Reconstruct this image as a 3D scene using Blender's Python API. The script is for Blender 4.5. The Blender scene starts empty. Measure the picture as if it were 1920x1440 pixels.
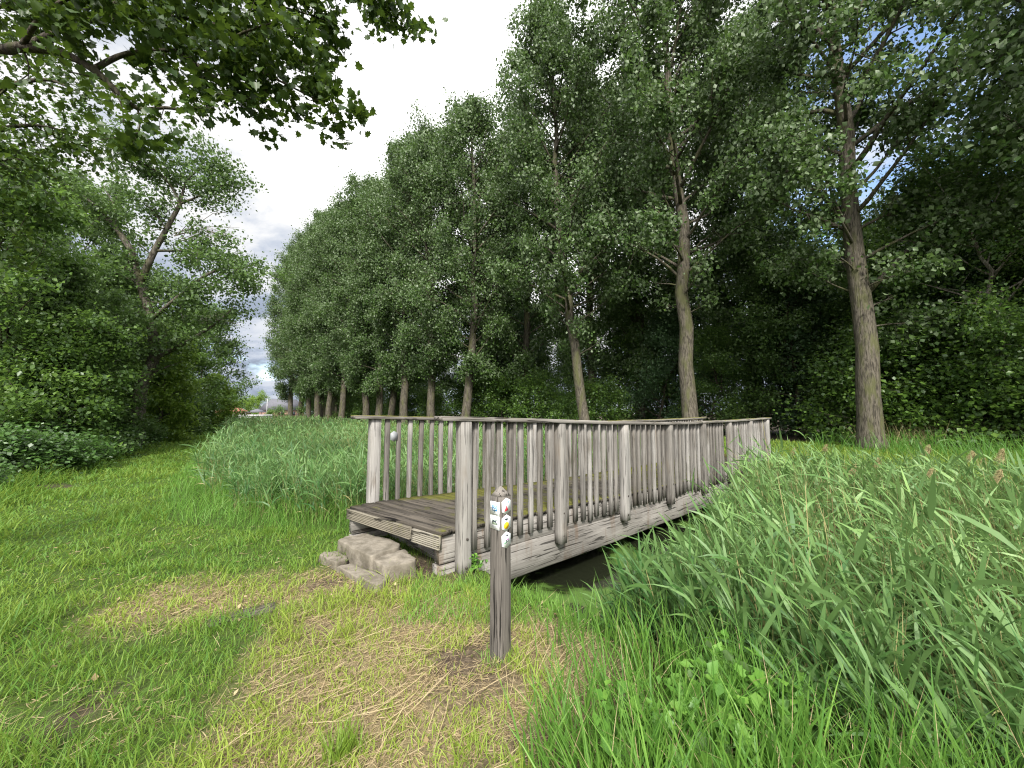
import bpy, math, random
import numpy as np
from mathutils import Vector, Matrix

# ------------------------------------------------------------------ camera, world, sun, exposure
SC = bpy.context.scene
COL = SC.collection
FPX, PITCH, CAMZ = 721.0, math.atan(55 / 721.0), 1.6

cam_d = bpy.data.cameras.new('camera')
cam_d.sensor_width = 36.0
cam_d.lens = FPX / 1920.0 * 36.0
cam_d.clip_start, cam_d.clip_end = 0.05, 5000.0
cam = bpy.data.objects.new('camera', cam_d)
COL.objects.link(cam)
cam.location = (0, 0, CAMZ)
cam.rotation_euler = (math.pi / 2 + PITCH, 0, 0)
SC.camera = cam

SUN_EL, SUN_AZ = math.radians(41), math.radians(180)      # azimuth clockwise from +Y: high behind the camera
world = bpy.data.worlds.new('World')
SC.world = world
world.use_nodes = True


def build_world():
    nt = world.node_tree
    nt.nodes.clear()
    N, L = nt.nodes.new, nt.links.new
    out = N('ShaderNodeOutputWorld')
    sky = N('ShaderNodeTexSky')
    sky.sky_type = 'NISHITA'
    sky.sun_disc = False
    sky.sun_elevation, sky.sun_rotation = SUN_EL, SUN_AZ
    bg_sky = N('ShaderNodeBackground')
    bg_sky.inputs['Strength'].default_value = 0.15
    L(sky.outputs[0], bg_sky.inputs['Color'])
    tc = N('ShaderNodeTexCoord')
    sep = N('ShaderNodeSeparateXYZ')
    L(tc.outputs['Generated'], sep.inputs[0])

    def math_(op, a, b=None, clamp=False):
        n = N('ShaderNodeMath')
        n.operation, n.use_clamp = op, clamp
        for k, v in enumerate((a, b)):
            if v is None:
                continue
            if isinstance(v, (int, float)):
                n.inputs[k].default_value = v
            else:
                L(v, n.inputs[k])
        return n.outputs[0]

    def smooth(v, a, b, to0=0.0, to1=1.0):
        n = N('ShaderNodeMapRange')
        n.interpolation_type = 'SMOOTHSTEP'
        L(v, n.inputs['Value'])
        for k, x in zip(('From Min', 'From Max', 'To Min', 'To Max'), (a, b, to0, to1)):
            n.inputs[k].default_value = x
        return n.outputs['Result']
    # clouds lie on a flat layer: divide the view direction by its height
    zz = math_('ADD', math_('MAXIMUM', sep.outputs[2], 0.0), 0.22)
    comb = N('ShaderNodeCombineXYZ')
    L(math_('DIVIDE', sep.outputs[0], zz), comb.inputs[0])
    L(math_('DIVIDE', sep.outputs[1], zz), comb.inputs[1])

    def noise(scale, det, rough, dist=0.0, off=0.0):
        m = N('ShaderNodeMapping')
        m.inputs['Location'].default_value = (off, off * .7, off * 1.3)
        L(comb.outputs[0], m.inputs[0])
        n = N('ShaderNodeTexNoise')
        n.inputs['Scale'].default_value, n.inputs['Detail'].default_value = scale, det
        n.inputs['Roughness'].default_value, n.inputs['Distortion'].default_value = rough, dist
        L(m.outputs[0], n.inputs['Vector'])
        return n.outputs[0]
    n1 = noise(1.35, 9, .55, .4, 3.1)
    n2 = noise(2.6, 8, .6, .3, 9.7)
    # a clearing of blue above the trees on the right
    d = Vector((0.86, 0.80, 0.60)).normalized()
    dot = N('ShaderNodeVectorMath')
    dot.operation = 'DOT_PRODUCT'
    L(tc.outputs['Generated'], dot.inputs[0])
    dot.inputs[1].default_value = d
    clearing = smooth(dot.outputs['Value'], .955, .992)
    cover = math_('SUBTRACT', smooth(n1, .26, .42), math_('MULTIPLY', clearing, smooth(n2, .62, .40)), True)
    # cloud brightness: bright where thin and high, greyer low down
    lift = smooth(sep.outputs[2], .02, .50)
    d2 = Vector((.0, 0.85, 0.62)).normalized()
    dot2 = N('ShaderNodeVectorMath')
    dot2.operation = 'DOT_PRODUCT'
    L(tc.outputs['Generated'], dot2.inputs[0])
    dot2.inputs[1].default_value = d2
    thin = smooth(dot2.outputs['Value'], .82, .985)
    base = math_('ADD', math_('MULTIPLY', lift, .13), math_('MULTIPLY', thin, .42))
    shade = smooth(n2, .36, .62, -.035, .15)
    lum = math_('ADD', math_('ADD', base, .21), shade)
    lum = math_('MAXIMUM', lum, .17)
    # the cloud sheet is brightest overhead and on the sun's side
    back = smooth(math_('MULTIPLY', sep.outputs[1], -1.0), -.15, .7)
    lum = math_('ADD', lum, math_('MULTIPLY', smooth(sep.outputs[2], .74, .98), 1.3))
    lum = math_('ADD', lum, math_('MULTIPLY', back, .75))
    colr = N('ShaderNodeMix')
    colr.data_type = 'RGBA'
    L(smooth(lum, .20, .50), colr.inputs['Factor'])
    colr.inputs['A'].default_value = (.80, .93, 1.18, 1)
    colr.inputs['B'].default_value = (1.0, 1.0, 1.0, 1)
    bg_c = N('ShaderNodeBackground')
    L(colr.outputs['Result'], bg_c.inputs['Color'])
    L(lum, bg_c.inputs['Strength'])
    mix = N('ShaderNodeMixShader')
    L(cover, mix.inputs[0])
    L(bg_sky.outputs[0], mix.inputs[1])
    L(bg_c.outputs[0], mix.inputs[2])
    L(mix.outputs[0], out.inputs[0])


build_world()
sun_d = bpy.data.lights.new('sun', 'SUN')
sun_d.energy = 3.3
sun_d.angle = math.radians(9)
sun_d.color = (1.0, .96, .88)
sun = bpy.data.objects.new('sun', sun_d)
COL.objects.link(sun)
sdir = Vector((math.sin(SUN_AZ) * math.cos(SUN_EL), math.cos(SUN_AZ) * math.cos(SUN_EL), math.sin(SUN_EL)))
sun.rotation_euler = sdir.to_track_quat('Z', 'Y').to_euler()
SC.view_settings.view_transform = 'Standard'
SC.view_settings.look = 'None'
SC.view_settings.exposure = 1.15
SC.view_settings.gamma = 1.0
SC.render.engine = 'CYCLES'
SC.cycles.max_bounces = 10
SC.cycles.diffuse_bounces = 5
SC.cycles.glossy_bounces = 2
SC.cycles.transmission_bounces = 6
SC.cycles.denoising_prefilter = 'NONE'
SC.cycles.transparent_max_bounces = 4
SC.cycles.filter_width = 1.15
SC.cycles.caustics_reflective = False
SC.cycles.caustics_refractive = False

# ------------------------------------------------------------------ geometry helpers
FW = Vector((0, math.cos(PITCH), math.sin(PITCH)))
UP = Vector((0, -math.sin(PITCH), math.cos(PITCH)))


def ray(px, py):
    return FW + Vector((1, 0, 0)) * ((px - 960) / FPX) + UP * ((720 - py) / FPX)


def P(px, py, d):
    """the place seen at that point of the photograph, d metres ahead"""
    return Vector((0, 0, CAMZ)) + ray(px, py) * d


def G(px, py, z=0.0):
    r = ray(px, py)
    return Vector((0, 0, CAMZ)) + r * ((z - CAMZ) / r.z)


def mk(name, V, F, mat, parent=None, smooth=False, **attrs):
    """one mesh object from arrays; F is a list of (n, k) index arrays"""
    V = np.asarray(V, dtype=np.float32).reshape(-1, 3)
    me = bpy.data.meshes.new(name)
    F = [np.asarray(f, dtype=np.int32) for f in F if len(f)]
    loops = np.concatenate([f.ravel() for f in F])
    tot = np.concatenate([np.full(len(f), f.shape[1], np.int32) for f in F])
    start = np.concatenate([[0], np.cumsum(tot)[:-1]]).astype(np.int32)
    me.vertices.add(len(V))
    me.vertices.foreach_set('co', V.ravel())
    me.loops.add(len(loops))
    me.loops.foreach_set('vertex_index', loops)
    me.polygons.add(len(tot))
    me.polygons.foreach_set('loop_start', start)
    if smooth:
        me.polygons.foreach_set('use_smooth', np.ones(len(tot), bool))
    for k, a in attrs.items():
        if a is None:
            continue
        a = np.asarray(a, dtype=np.float32)
        if a.ndim == 1:
            at = me.attributes.new(k, 'FLOAT', 'POINT')
            at.data.foreach_set('value', a)
        else:
            at = me.attributes.new(k, 'FLOAT_VECTOR', 'POINT')
            at.data.foreach_set('vector', a.ravel())
    me.update(calc_edges=True)
    me.materials.append(mat)
    o = bpy.data.objects.new(name, me)
    COL.objects.link(o)
    if parent is not None:
        o.parent = parent
    return o


class MB:
    """collects boards, tubes and slabs that belong to one mesh; gc = grain coordinates along each piece"""

    def __init__(self, seed=0):
        self.V, self.F, self.gc, self.n = [], {}, [], 0
        self.rng = random.Random(seed)

    def add(self, V, F, gc):
        V = np.asarray(V, float)
        for f in F:
            self.F.setdefault(len(f), []).append([i + self.n for i in f])
        self.V.append(V)
        self.gc.append(np.asarray(gc, float))
        self.n += len(V)

    def sweep(self, pts, sec, side, up, jit=0.0, scales=None, caps=True):
        """sweeps a section (list of (a, b)) along pts with fixed side / up axes"""
        rng = self.rng
        off = np.array([rng.uniform(0, 50), rng.uniform(0, 9), rng.uniform(0, 9)])
        V, gc, F, k = [], [], [], len(sec)
        dist = 0.0
        for i, p in enumerate(pts):
            if i:
                dist += (Vector(p) - Vector(pts[i - 1])).length
            s = scales[i] if scales else 1.0
            sd = side[i] if isinstance(side, list) else side
            u = up[i] if isinstance(up, list) else up
            for a, b in sec:
                ja, jb = rng.uniform(-jit, jit), rng.uniform(-jit, jit)
                V.append(Vector(p) + sd * (a * s + ja) + u * (b * s + jb))
                gc.append(off + np.array([dist, a * s, b * s]))
        for i in range(len(pts) - 1):
            for j in range(k):
                q = (j + 1) % k
                F.append([i * k + j, i * k + q, (i + 1) * k + q, (i + 1) * k + j])
        if caps:
            F.append(list(range(k))[::-1])
            F.append([(len(pts) - 1) * k + j for j in range(k)])
        self.add([tuple(v) for v in V], F, gc)

    def board(self, p0, p1, side, up, w, h, n=6, jit=.0015, c=.006):
        side, up = Vector(side), Vector(up)
        a, b = w / 2, h / 2
        sec = [(-a + c, -b), (a - c, -b), (a, -b + c), (a, b - c), (a - c, b), (-a + c, b), (-a, b - c), (-a, -b + c)]
        p0, p1 = Vector(p0), Vector(p1)
        self.sweep([p0.lerp(p1, i / (n - 1)) for i in range(n)], sec, side, up, jit)

    def tube(self, pts, rad, sides=6, jit=0.0):
        pts = [Vector(p) for p in pts]
        sec = [(math.cos(2 * math.pi * j / sides), math.sin(2 * math.pi * j / sides)) for j in range(sides)]
        S, U = [], []
        prev = None
        for i in range(len(pts)):
            d = (pts[min(i + 1, len(pts) - 1)] - pts[max(i - 1, 0)]).normalized()
            if prev is None:
                ref = Vector((1, 0, 0)) if abs(d.x) < .8 else Vector((0, 1, 0))
                s = (ref - d * ref.dot(d)).normalized()
            else:
                s = (prev - d * prev.dot(d)).normalized()
            prev = s
            S.append(s)
            U.append(d.cross(s))
        self.sweep(pts, sec, S, U, jit, rad)

    def arrays(self):
        return np.concatenate(self.V), [np.array(f) for f in self.F.values()], np.concatenate(self.gc)

    def build(self, name, mat, parent=None, smooth=False):
        V, F, gc = self.arrays()
        return mk(name, V, F, mat, parent, smooth, gc=gc)


def tag(o, label=None, cat=None, group=None, kind=None):
    for k, v in (('label', label), ('category', cat), ('group', group), ('kind', kind)):
        if v:
            o[k] = v
    return o


def thing(name, label, cat, loc=(0, 0, 0), rz=0.0, group=None):
    o = bpy.data.objects.new(name, None)
    COL.objects.link(o)
    o.location = loc
    o.rotation_euler = (0, 0, rz)
    o.empty_display_size = .3
    return tag(o, label, cat, group)


def dup(root, loc, rz, sc=1.0, label=None, group=None):
    r = root.copy()
    COL.objects.link(r)
    r.location, r.rotation_euler = loc, (0, 0, rz)
    r.scale = sc if isinstance(sc, tuple) else (sc, sc, sc)
    if label:
        r['label'] = label
    if group:
        r['group'] = group
    for ch in list(root.children):
        c = ch.copy()
        COL.objects.link(c)
        c.parent = r
    return r


def vnoise(x, y, seed=0):
    """smooth 2-D value noise in 0..1"""
    x, y = np.asarray(x, float), np.asarray(y, float)
    xi, yi = np.floor(x).astype(np.int64), np.floor(y).astype(np.int64)
    fx, fy = x - xi, y - yi
    fx, fy = fx * fx * (3 - 2 * fx), fy * fy * (3 - 2 * fy)

    def h(a, b):
        n = (a * 374761393 + b * 668265263 + seed * 1442695041) & 0x7fffffff
        n = ((n ^ (n >> 13)) * 1274126177) & 0x7fffffff
        return ((n ^ (n >> 16)) & 0xffff) / 65535.0
    return (h(xi, yi) * (1 - fx) + h(xi + 1, yi) * fx) * (1 - fy) + (h(xi, yi + 1) * (1 - fx) + h(xi + 1, yi + 1) * fx) * fy


def fbm(x, y, seed=0, o=3):
    r, a, t = 0, .5, 0
    for k in range(o):
        r = r + a * vnoise(np.asarray(x) * 2 ** k, np.asarray(y) * 2 ** k, seed + k)
        t += a
        a *= .5
    return r / t


def sstep(a, b, x):
    t = np.clip((np.asarray(x, float) - a) / (b - a), 0, 1)
    return t * t * (3 - 2 * t)


# ------------------------------------------------------------------ materials
MATS = {}


def new_mat(name):
    m = bpy.data.materials.new(name)
    m.use_nodes = True
    nt = m.node_tree
    nt.nodes.clear()
    return m, nt.nodes.new, nt.links.new


def _mix(N, L, f, a, b):
    n = N('ShaderNodeMix')
    n.data_type = 'RGBA'
    for s, v in (('Factor', f), ('A', a), ('B', b)):
        if isinstance(v, (int, float)):
            n.inputs[s].default_value = v
        elif isinstance(v, tuple):
            n.inputs[s].default_value = (*v, 1)
        else:
            L(v, n.inputs[s])
    return n.outputs['Result']


def _noise(N, L, vec, scale=(1, 1, 1), det=4, rough=.6, s=1.0, dist=0.0):
    m = N('ShaderNodeMapping')
    m.inputs['Scale'].default_value = scale
    L(vec, m.inputs[0])
    n = N('ShaderNodeTexNoise')
    n.inputs['Scale'].default_value, n.inputs['Detail'].default_value = s, det
    n.inputs['Roughness'].default_value, n.inputs['Distortion'].default_value = rough, dist
    L(m.outputs[0], n.inputs['Vector'])
    return n.outputs[0]


def _map(N, L, v, a, b, c=0.0, d=1.0):
    n = N('ShaderNodeMapRange')
    n.interpolation_type = 'SMOOTHSTEP'
    L(v, n.inputs['Value'])
    for k, x in zip(('From Min', 'From Max', 'To Min', 'To Max'), (a, b, c, d)):
        n.inputs[k].default_value = x
    return n.outputs['Result']


def _attr(N, name):
    n = N('ShaderNodeAttribute')
    n.attribute_name = name
    return n


def leaf_mat(name, top, alt, back=None, trans=.35, rough=.45, spec=.35, tcol=None):
    """leaves: each leaf its own tint between top and alt, paler underside, some light passes through"""
    m, N, L = new_mat(name)
    a = _attr(N, 'tint')
    col = _mix(N, L, a.outputs['Fac'], top, alt)
    if back is not None:
        g = N('ShaderNodeNewGeometry')
        col2 = _mix(N, L, g.outputs['Backfacing'], col, back)
    else:
        col2 = col
    p = N('ShaderNodeBsdfPrincipled')
    L(col2, p.inputs['Base Color'])
    p.inputs['Roughness'].default_value = rough
    p.inputs['Specular IOR Level'].default_value = spec
    t = N('ShaderNodeBsdfTranslucent')
    if tcol is None:
        tcol = tuple(min(1, 1.5 * c + .01) for c in alt)
    L(_mix(N, L, .5, col, tcol), t.inputs[0])
    mx = N('ShaderNodeMixShader')
    mx.inputs[0].default_value = trans
    L(p.outputs[0], mx.inputs[1])
    L(t.outputs[0], mx.inputs[2])
    o = N('ShaderNodeOutputMaterial')
    L(mx.outputs[0], o.inputs[0])
    return m


def wood_mat(name, dark, light, fine=70.0, crack=.9, moss=0.0, mosscol=(.11, .11, .018), bump=.5, stain=None, wscale=1.0):
    m, N, L = new_mat(name)
    gc = _attr(N, 'gc').outputs['Vector']
    n1 = _noise(N, L, gc, (1.6, fine, fine), 6, .65)
    n2 = _noise(N, L, gc, (.9, 6, 6), 4, .6)
    n3 = _noise(N, L, gc, (2.2, fine * .55, fine * .55), 3, .5, dist=.6)
    f = _map(N, L, n1, .30, .70)
    col = _mix(N, L, f, dark, light)
    col = _mix(N, L, _map(N, L, n2, .35, .72, 0, .55), col, tuple(c * .62 for c in dark))
    big = _noise(N, L, gc, (.5, 2, 2), 2, .5)
    col = _mix(N, L, _map(N, L, big, .4, .65, 0, .35), col, tuple(min(1, c * 1.25) for c in light))
    ck = _map(N, L, n3, .36, .42, 1, 0)
    mul = N('ShaderNodeMath')
    mul.operation = 'MULTIPLY'
    L(ck, mul.inputs[0])
    mul.inputs[1].default_value = crack
    col = _mix(N, L, mul.outputs[0], col, tuple(c * .22 for c in dark))
    oi = N('ShaderNodeObjectInfo')
    tone = N('ShaderNodeHueSaturation')
    L(_map(N, L, oi.outputs['Random'], 0, 1, .72, 1.18), tone.inputs['Value'])
    L(_map(N, L, oi.outputs['Random'], 0, 1, .90, .6), tone.inputs['Saturation'])
    L(col, tone.inputs['Color'])
    col = tone.outputs[0]
    geo = N('ShaderNodeNewGeometry')
    if stain:
        ns = _noise(N, L, geo.outputs['Position'], (5, 5, 1.2), 4, .6)
        col = _mix(N, L, _map(N, L, ns, .52, .70, 0, .7), col, stain)
    if moss > 0:
        nm = _noise(N, L, geo.outputs['Position'], (1, 1, 1), 6, .7, 2.6)
        nm2 = _noise(N, L, geo.outputs['Position'], (1, 1, 1), 4, .7, 26.0)
        ad = N('ShaderNodeMath')
        ad.operation = 'MULTIPLY_ADD'
        L(nm2, ad.inputs[0])
        ad.inputs[1].default_value = .35
        L(nm, ad.inputs[2])
        at = _attr(N, 'mossy')
        ad2 = N('ShaderNodeMath')
        L(ad.outputs[0], ad2.inputs[0])
        L(at.outputs['Fac'], ad2.inputs[1])
        sp = N('ShaderNodeSeparateXYZ')
        L(geo.outputs['Normal'], sp.inputs[0])
        upw = _map(N, L, sp.outputs[2], .2, .7)
        mm = N('ShaderNodeMath')
        mm.operation = 'MULTIPLY'
        L(_map(N, L, ad2.outputs[0], .74 - moss * .3, .92 - moss * .3), mm.inputs[0])
        L(upw, mm.inputs[1])
        nmc = _noise(N, L, geo.outputs['Position'], (1, 1, 1), 3, .6, 40.0)
        col = _mix(N, L, mm.outputs[0], col, _mix(N, L, nmc, tuple(c * .35 for c in mosscol), tuple(min(1, c * 1.6) for c in mosscol)))
    p = N('ShaderNodeBsdfPrincipled')
    L(col, p.inputs['Base Color'])
    p.inputs['Roughness'].default_value = .85
    p.inputs['Specular IOR Level'].default_value = .2
    b = N('ShaderNodeBump')
    b.inputs['Strength'].default_value = bump
    b.inputs['Distance'].default_value = .004
    sub = N('ShaderNodeMath')
    sub.operation = 'SUBTRACT'
    L(n1, sub.inputs[0])
    L(ck, sub.inputs[1])
    L(sub.outputs[0], b.inputs['Height'])
    L(b.outputs[0], p.inputs['Normal'])
    o = N('ShaderNodeOutputMaterial')
    L(p.outputs[0], o.inputs[0])
    return m


def plain(name, col, rough=.6, noise=0.0, scale=8.0, col2=None, bump=0.0, metal=0.0, spec=.3):
    m, N, L = new_mat(name)
    p = N('ShaderNodeBsdfPrincipled')
    p.inputs['Roughness'].default_value = rough
    p.inputs['Metallic'].default_value = metal
    p.inputs['Specular IOR Level'].default_value = spec
    if noise > 0 or bump > 0:
        tc = N('ShaderNodeTexCoord')
        n = _noise(N, L, tc.outputs['Object'], (1, 1, 1), 6, .65, scale)
        c2 = col2 or tuple(c * (1 - noise) for c in col)
        L(_mix(N, L, _map(N, L, n, .3, .7), col, c2), p.inputs['Base Color'])
        if bump > 0:
            b = N('ShaderNodeBump')
            b.inputs['Strength'].default_value = bump
            b.inputs['Distance'].default_value = .02
            L(n, b.inputs['Height'])
            L(b.outputs[0], p.inputs['Normal'])
    else:
        p.inputs['Base Color'].default_value = (*col, 1)
    o = N('ShaderNodeOutputMaterial')
    L(p.outputs[0], o.inputs[0])
    return m


def bark_mat(name, dark, light, alg=None, fine=14.0):
    m, N, L = new_mat(name)
    tc = N('ShaderNodeTexCoord')
    v = tc.outputs['Object']
    n1 = _noise(N, L, v, (fine, fine, fine * .16), 5, .65, dist=.5)
    n2 = _noise(N, L, v, (3, 3, .8), 4, .6)
    col = _mix(N, L, _map(N, L, n1, .36, .62), dark, light)
    if alg:
        col = _mix(N, L, _map(N, L, n2, .46, .66, 0, .8), col, alg)
    p = N('ShaderNodeBsdfPrincipled')
    L(col, p.inputs['Base Color'])
    p.inputs['Roughness'].default_value = .9
    p.inputs['Specular IOR Level'].default_value = .15
    b = N('ShaderNodeBump')
    b.inputs['Strength'].default_value = .9
    b.inputs['Distance'].default_value = .04
    L(n1, b.inputs['Height'])
    L(b.outputs[0], p.inputs['Normal'])
    o = N('ShaderNodeOutputMaterial')
    L(p.outputs[0], o.inputs[0])
    return m


M_POP = leaf_mat('poplar_leaf', (.034, .078, .016), (.085, .145, .032), (.135, .185, .095), .32, .45, .35)
M_UND = leaf_mat('understory_leaf', (.050, .110, .016), (.130, .220, .036), (.08, .14, .05), .42, .42, .45)
M_UNDB = leaf_mat('bluish_understory_leaf', (.042, .098, .034), (.095, .170, .060), (.10, .16, .09), .4, .4, .45)
M_MAP = leaf_mat('maple_leaf', (.022, .052, .009), (.055, .098, .015), None, .34, .45, .35, (.13, .20, .022))
M_LEFT = leaf_mat('ash_leaf', (.050, .105, .020), (.105, .175, .038), (.09, .14, .06), .35, .45, .4)
M_LIME = leaf_mat('light_green_leaf', (.095, .17, .020), (.17, .26, .035), None, .4, .5, .35)
M_BRAM = leaf_mat('bramble_leaf', (.045, .115, .020), (.100, .190, .040), (.12, .17, .10), .3, .4, .5)
M_NET = leaf_mat('broad_leaf', (.080, .190, .030), (.160, .310, .050), (.15, .22, .10), .35, .45, .35)
M_GRASS = leaf_mat('grass_blade', (.072, .175, .022), (.270, .345, .055), None, .42, .55, .3)
M_STRAW = leaf_mat('dry_grass', (.22, .165, .085), (.42, .34, .205), None, .2, .7, .2)
M_REED = leaf_mat('reed_leaf', (.032, .100, .022), (.190, .305, .092), (.12, .21, .07), .28, .5, .4)
M_REEDD = leaf_mat('reed_stem', (.13, .18, .05), (.34, .29, .14), None, .2, .6, .3)
M_TALL = leaf_mat('tall_grass', (.075, .185, .030), (.190, .340, .060), None, .45, .5, .3)
M_PLUME = leaf_mat('reed_plume', (.23, .20, .10), (.42, .37, .20), None, .3, .8, .1)
M_BARK = bark_mat('poplar_bark', (.034, .030, .023), (.115, .101, .080), (.082, .086, .036), 20)
M_ASHB = bark_mat('grey_ash_bark', (.040, .035, .028), (.135, .120, .100), (.07, .072, .032), 16)
M_BARKD = bark_mat('dark_bark', (.025, .021, .016), (.085, .072, .055), (.055, .060, .025), 20)
M_TWIG = bark_mat('bare_twig', (.14, .12, .10), (.32, .29, .25))
M_POST = wood_mat('grey_post_wood', (.140, .124, .108), (.305, .283, .258), fine=130, crack=.7, stain=(.17, .14, .11))
M_BAL = wood_mat('grey_baluster_wood', (.115, .100, .086), (.270, .248, .224), fine=130, crack=.7, stain=(.085, .072, .055))
M_RAIL = wood_mat('grey_rail_wood', (.115, .100, .084), (.270, .248, .222), moss=.26, mosscol=(.12, .115, .03))
M_BEAM = wood_mat('weathered_beam_wood', (.130, .113, .097), (.310, .286, .260), fine=85, crack=.85, bump=.8, stain=(.13, .088, .06))
M_DECK = wood_mat('dark_deck_wood', (.040, .033, .026), (.125, .106, .084), fine=80, crack=1.0, moss=.33, mosscol=(.080, .080, .015), bump=.9)
M_ENDB = wood_mat('grooved_board_wood', (.085, .070, .045), (.200, .172, .120), fine=30, moss=.1, bump=.6)
M_SIGN = wood_mat('dark_post_wood', (.062, .050, .040), (.150, .125, .103), fine=130, crack=1.0, bump=.7, stain=(.30, .275, .25))
M_STONE = plain('step_stone', (.195, .172, .140), .9, .5, 8.0, (.095, .082, .062), .9)
M_WHITE = plain('white_plaque', (.78, .80, .82), .4)
M_BLUE = plain('blue_print', (.10, .32, .68), .4)
M_LBLUE = plain('pale_blue_print', (.20, .45, .65), .4)
M_RED = plain('red_print', (.75, .05, .07), .4)
M_YEL = plain('yellow_print', (.85, .52, .02), .4)
M_BLK = plain('black_print', (.03, .04, .05), .5)
M_GRN = plain('green_print', (.30, .62, .36), .5)
M_PGRN = plain('pale_green_print', (.60, .74, .62), .5)
M_PINK = plain('purple_print', (.35, .12, .35), .5)
M_GREY = plain('grey_plate', (.24, .25, .26), .5, .15, 20)
M_BOLT = plain('rusty_bolt', (.05, .04, .035), .6)


def ground_mat():
    m, N, L = new_mat('meadow_ground')
    geo = N('ShaderNodeNewGeometry')
    pos = geo.outputs['Position']
    n1 = _noise(N, L, pos, (1, 1, 1), 6, .7, 3.0)
    n2 = _noise(N, L, pos, (1, 1, 1), 5, .7, 28.0)
    green = _mix(N, L, _map(N, L, n1, .35, .65), (.035, .070, .012), (.060, .095, .020))
    green = _mix(N, L, _map(N, L, n2, .45, .75), green, (.040, .042, .016))
    straw = _mix(N, L, _map(N, L, n2, .3, .7), (.085, .065, .040), (.25, .200, .115))
    soil = _mix(N, L, _map(N, L, n2, .3, .7), (.035, .025, .019), (.095, .072, .056))
    col = _mix(N, L, _attr(N, 'straw').outputs['Fac'], green, straw)
    col = _mix(N, L, _attr(N, 'dirt').outputs['Fac'], col, soil)
    p = N('ShaderNodeBsdfPrincipled')
    L(col, p.inputs['Base Color'])
    p.inputs['Roughness'].default_value = .95
    p.inputs['Specular IOR Level'].default_value = .1
    b = N('ShaderNodeBump')
    b.inputs['Strength'].default_value = .8
    b.inputs['Distance'].default_value = .03
    L(n2, b.inputs['Height'])
    L(b.outputs[0], p.inputs['Normal'])
    o = N('ShaderNodeOutputMaterial')
    L(p.outputs[0], o.inputs[0])
    return m


def water_mat():
    m, N, L = new_mat('ditch_water')
    geo = N('ShaderNodeNewGeometry')
    pos = geo.outputs['Position']
    n1 = _noise(N, L, pos, (1, 1, 1), 5, .6, .7, .5)
    n2 = _noise(N, L, pos, (1, 1, 1), 4, .7, 60.0)
    f = _map(N, L, n1, .485, .545)
    weed = _mix(N, L, n2, (.035, .080, .010), (.070, .13, .018))
    p = N('ShaderNodeBsdfPrincipled')
    L(_mix(N, L, f, (.012, .014, .008), weed), p.inputs['Base Color'])
    L(_map(N, L, f, 0, 1, .06, .7), p.inputs['Roughness'])
    o = N('ShaderNodeOutputMaterial')
    L(p.outputs[0], o.inputs[0])
    return m


# ------------------------------------------------------------------ ground, ditch
DD = np.array([-.62, .785])      # along the ditch, away from the camera
DB = np.array([.785, .62])       # across it, towards the trees


def ts(x, y):
    return DB[0] * x + DB[1] * y, DD[0] * x + DD[1] * y


def xy(t, s):
    return DB[0] * t + DD[0] * s, DB[1] * t + DD[1] * s


def ground_z(x, y):
    x, y = np.asarray(x, float), np.asarray(y, float)
    t, s = ts(x, y)
    w = .25 * (fbm(s * .5, t * .5, 5) - .5)
    near = -.95 * sstep(2.15, 3.5, t + w)
    far = 1.17 * sstep(10.2, 12.0, t + w)
    z = near + far
    z = np.where(s > 75, np.maximum(z, 0.0), z)
    z = z + .05 * (fbm(x * .9, y * .9, 11) - .5) + .025 * (fbm(x * 4, y * 4, 12) - .5)
    z = z + .12 * sstep(2.6, 5.5, -t) + .25 * (fbm(x * .15, y * .15, 3) - .5) * sstep(14, 40, np.hypot(x, y))
    return z


# right-hand limit of the mown grass, as a distance across the ditch for a distance along it
EDGE_S = np.array([-8, -3, .6, 1.3, 1.7, 2.6, 3.4, 4.8, 5.6, 6.4, 8, 12, 25, 60, 90])
EDGE_T = np.array([1.0, 1.0, .95, 1.1, 1.75, 2.3, 2.2, 2.1, 1.5, .45, -.40, -.50, .3, 1.5, 2.0])


def edge(s):
    return np.interp(s, EDGE_S, EDGE_T)


SX, SY = G(938, 1236, 0.0).xy              # foot of the trail post


def straw_mask(x, y):
    d1 = np.hypot((x + .75 + .35 * (y - 2.6)) / 1.15, (y - 2.9) / 1.6)
    d2 = np.hypot((x - .1) / .65, (y - 2.3) / 1.2)
    d3 = np.hypot((x + 2.5) / 1.1, (y - 3.5) / .75) + .25
    d4 = np.hypot((x + 1.6) / .85, (y - 3.7) / .55)
    d = np.minimum(np.minimum(d1, d2), np.minimum(d3, d4)) + 1.25 * (fbm(x * 1.9, y * 1.9, 21, 4) - .5)
    return sstep(1.15, .50, d)


def dirt_mask(x, y):
    m = np.zeros_like(np.asarray(x, float))
    for cx, cy, rx, ry in ((-.27, 2.6, .27, .18), (-.06, 2.33, .16, .12), (-.10, 1.72, .2, .25), (.10, 2.0, .18, .16), (-2.35, 2.1, .4, .12),
                           (-1.45, 3.0, .2, .1), (-.75, 1.55, .2, .12), (-10.0, 8.4, .6, .4), (.35, 1.75, .3, .3), (-1.0, 4.1, .9, .35), (-1.55, 3.72, .5, .2)):
        d = np.hypot((x - cx) / rx, (y - cy) / ry) + .9 * (fbm(x * 6, y * 6, 31) - .5) + .7 * (fbm(x * 19, y * 19, 33) - .5)
        m = np.maximum(m, sstep(1.15, .6, d))
    t, s = ts(x, y)
    m = np.maximum(m, .85 * sstep(2.5, 3.2, t) * sstep(12.2, 11.3, t))
    m = np.maximum(m, .8 * sstep(-3.0, -4.2, t))
    return np.maximum(m, .9 * sstep(21, 24, t + .3 * (x - y) * 0))


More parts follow.
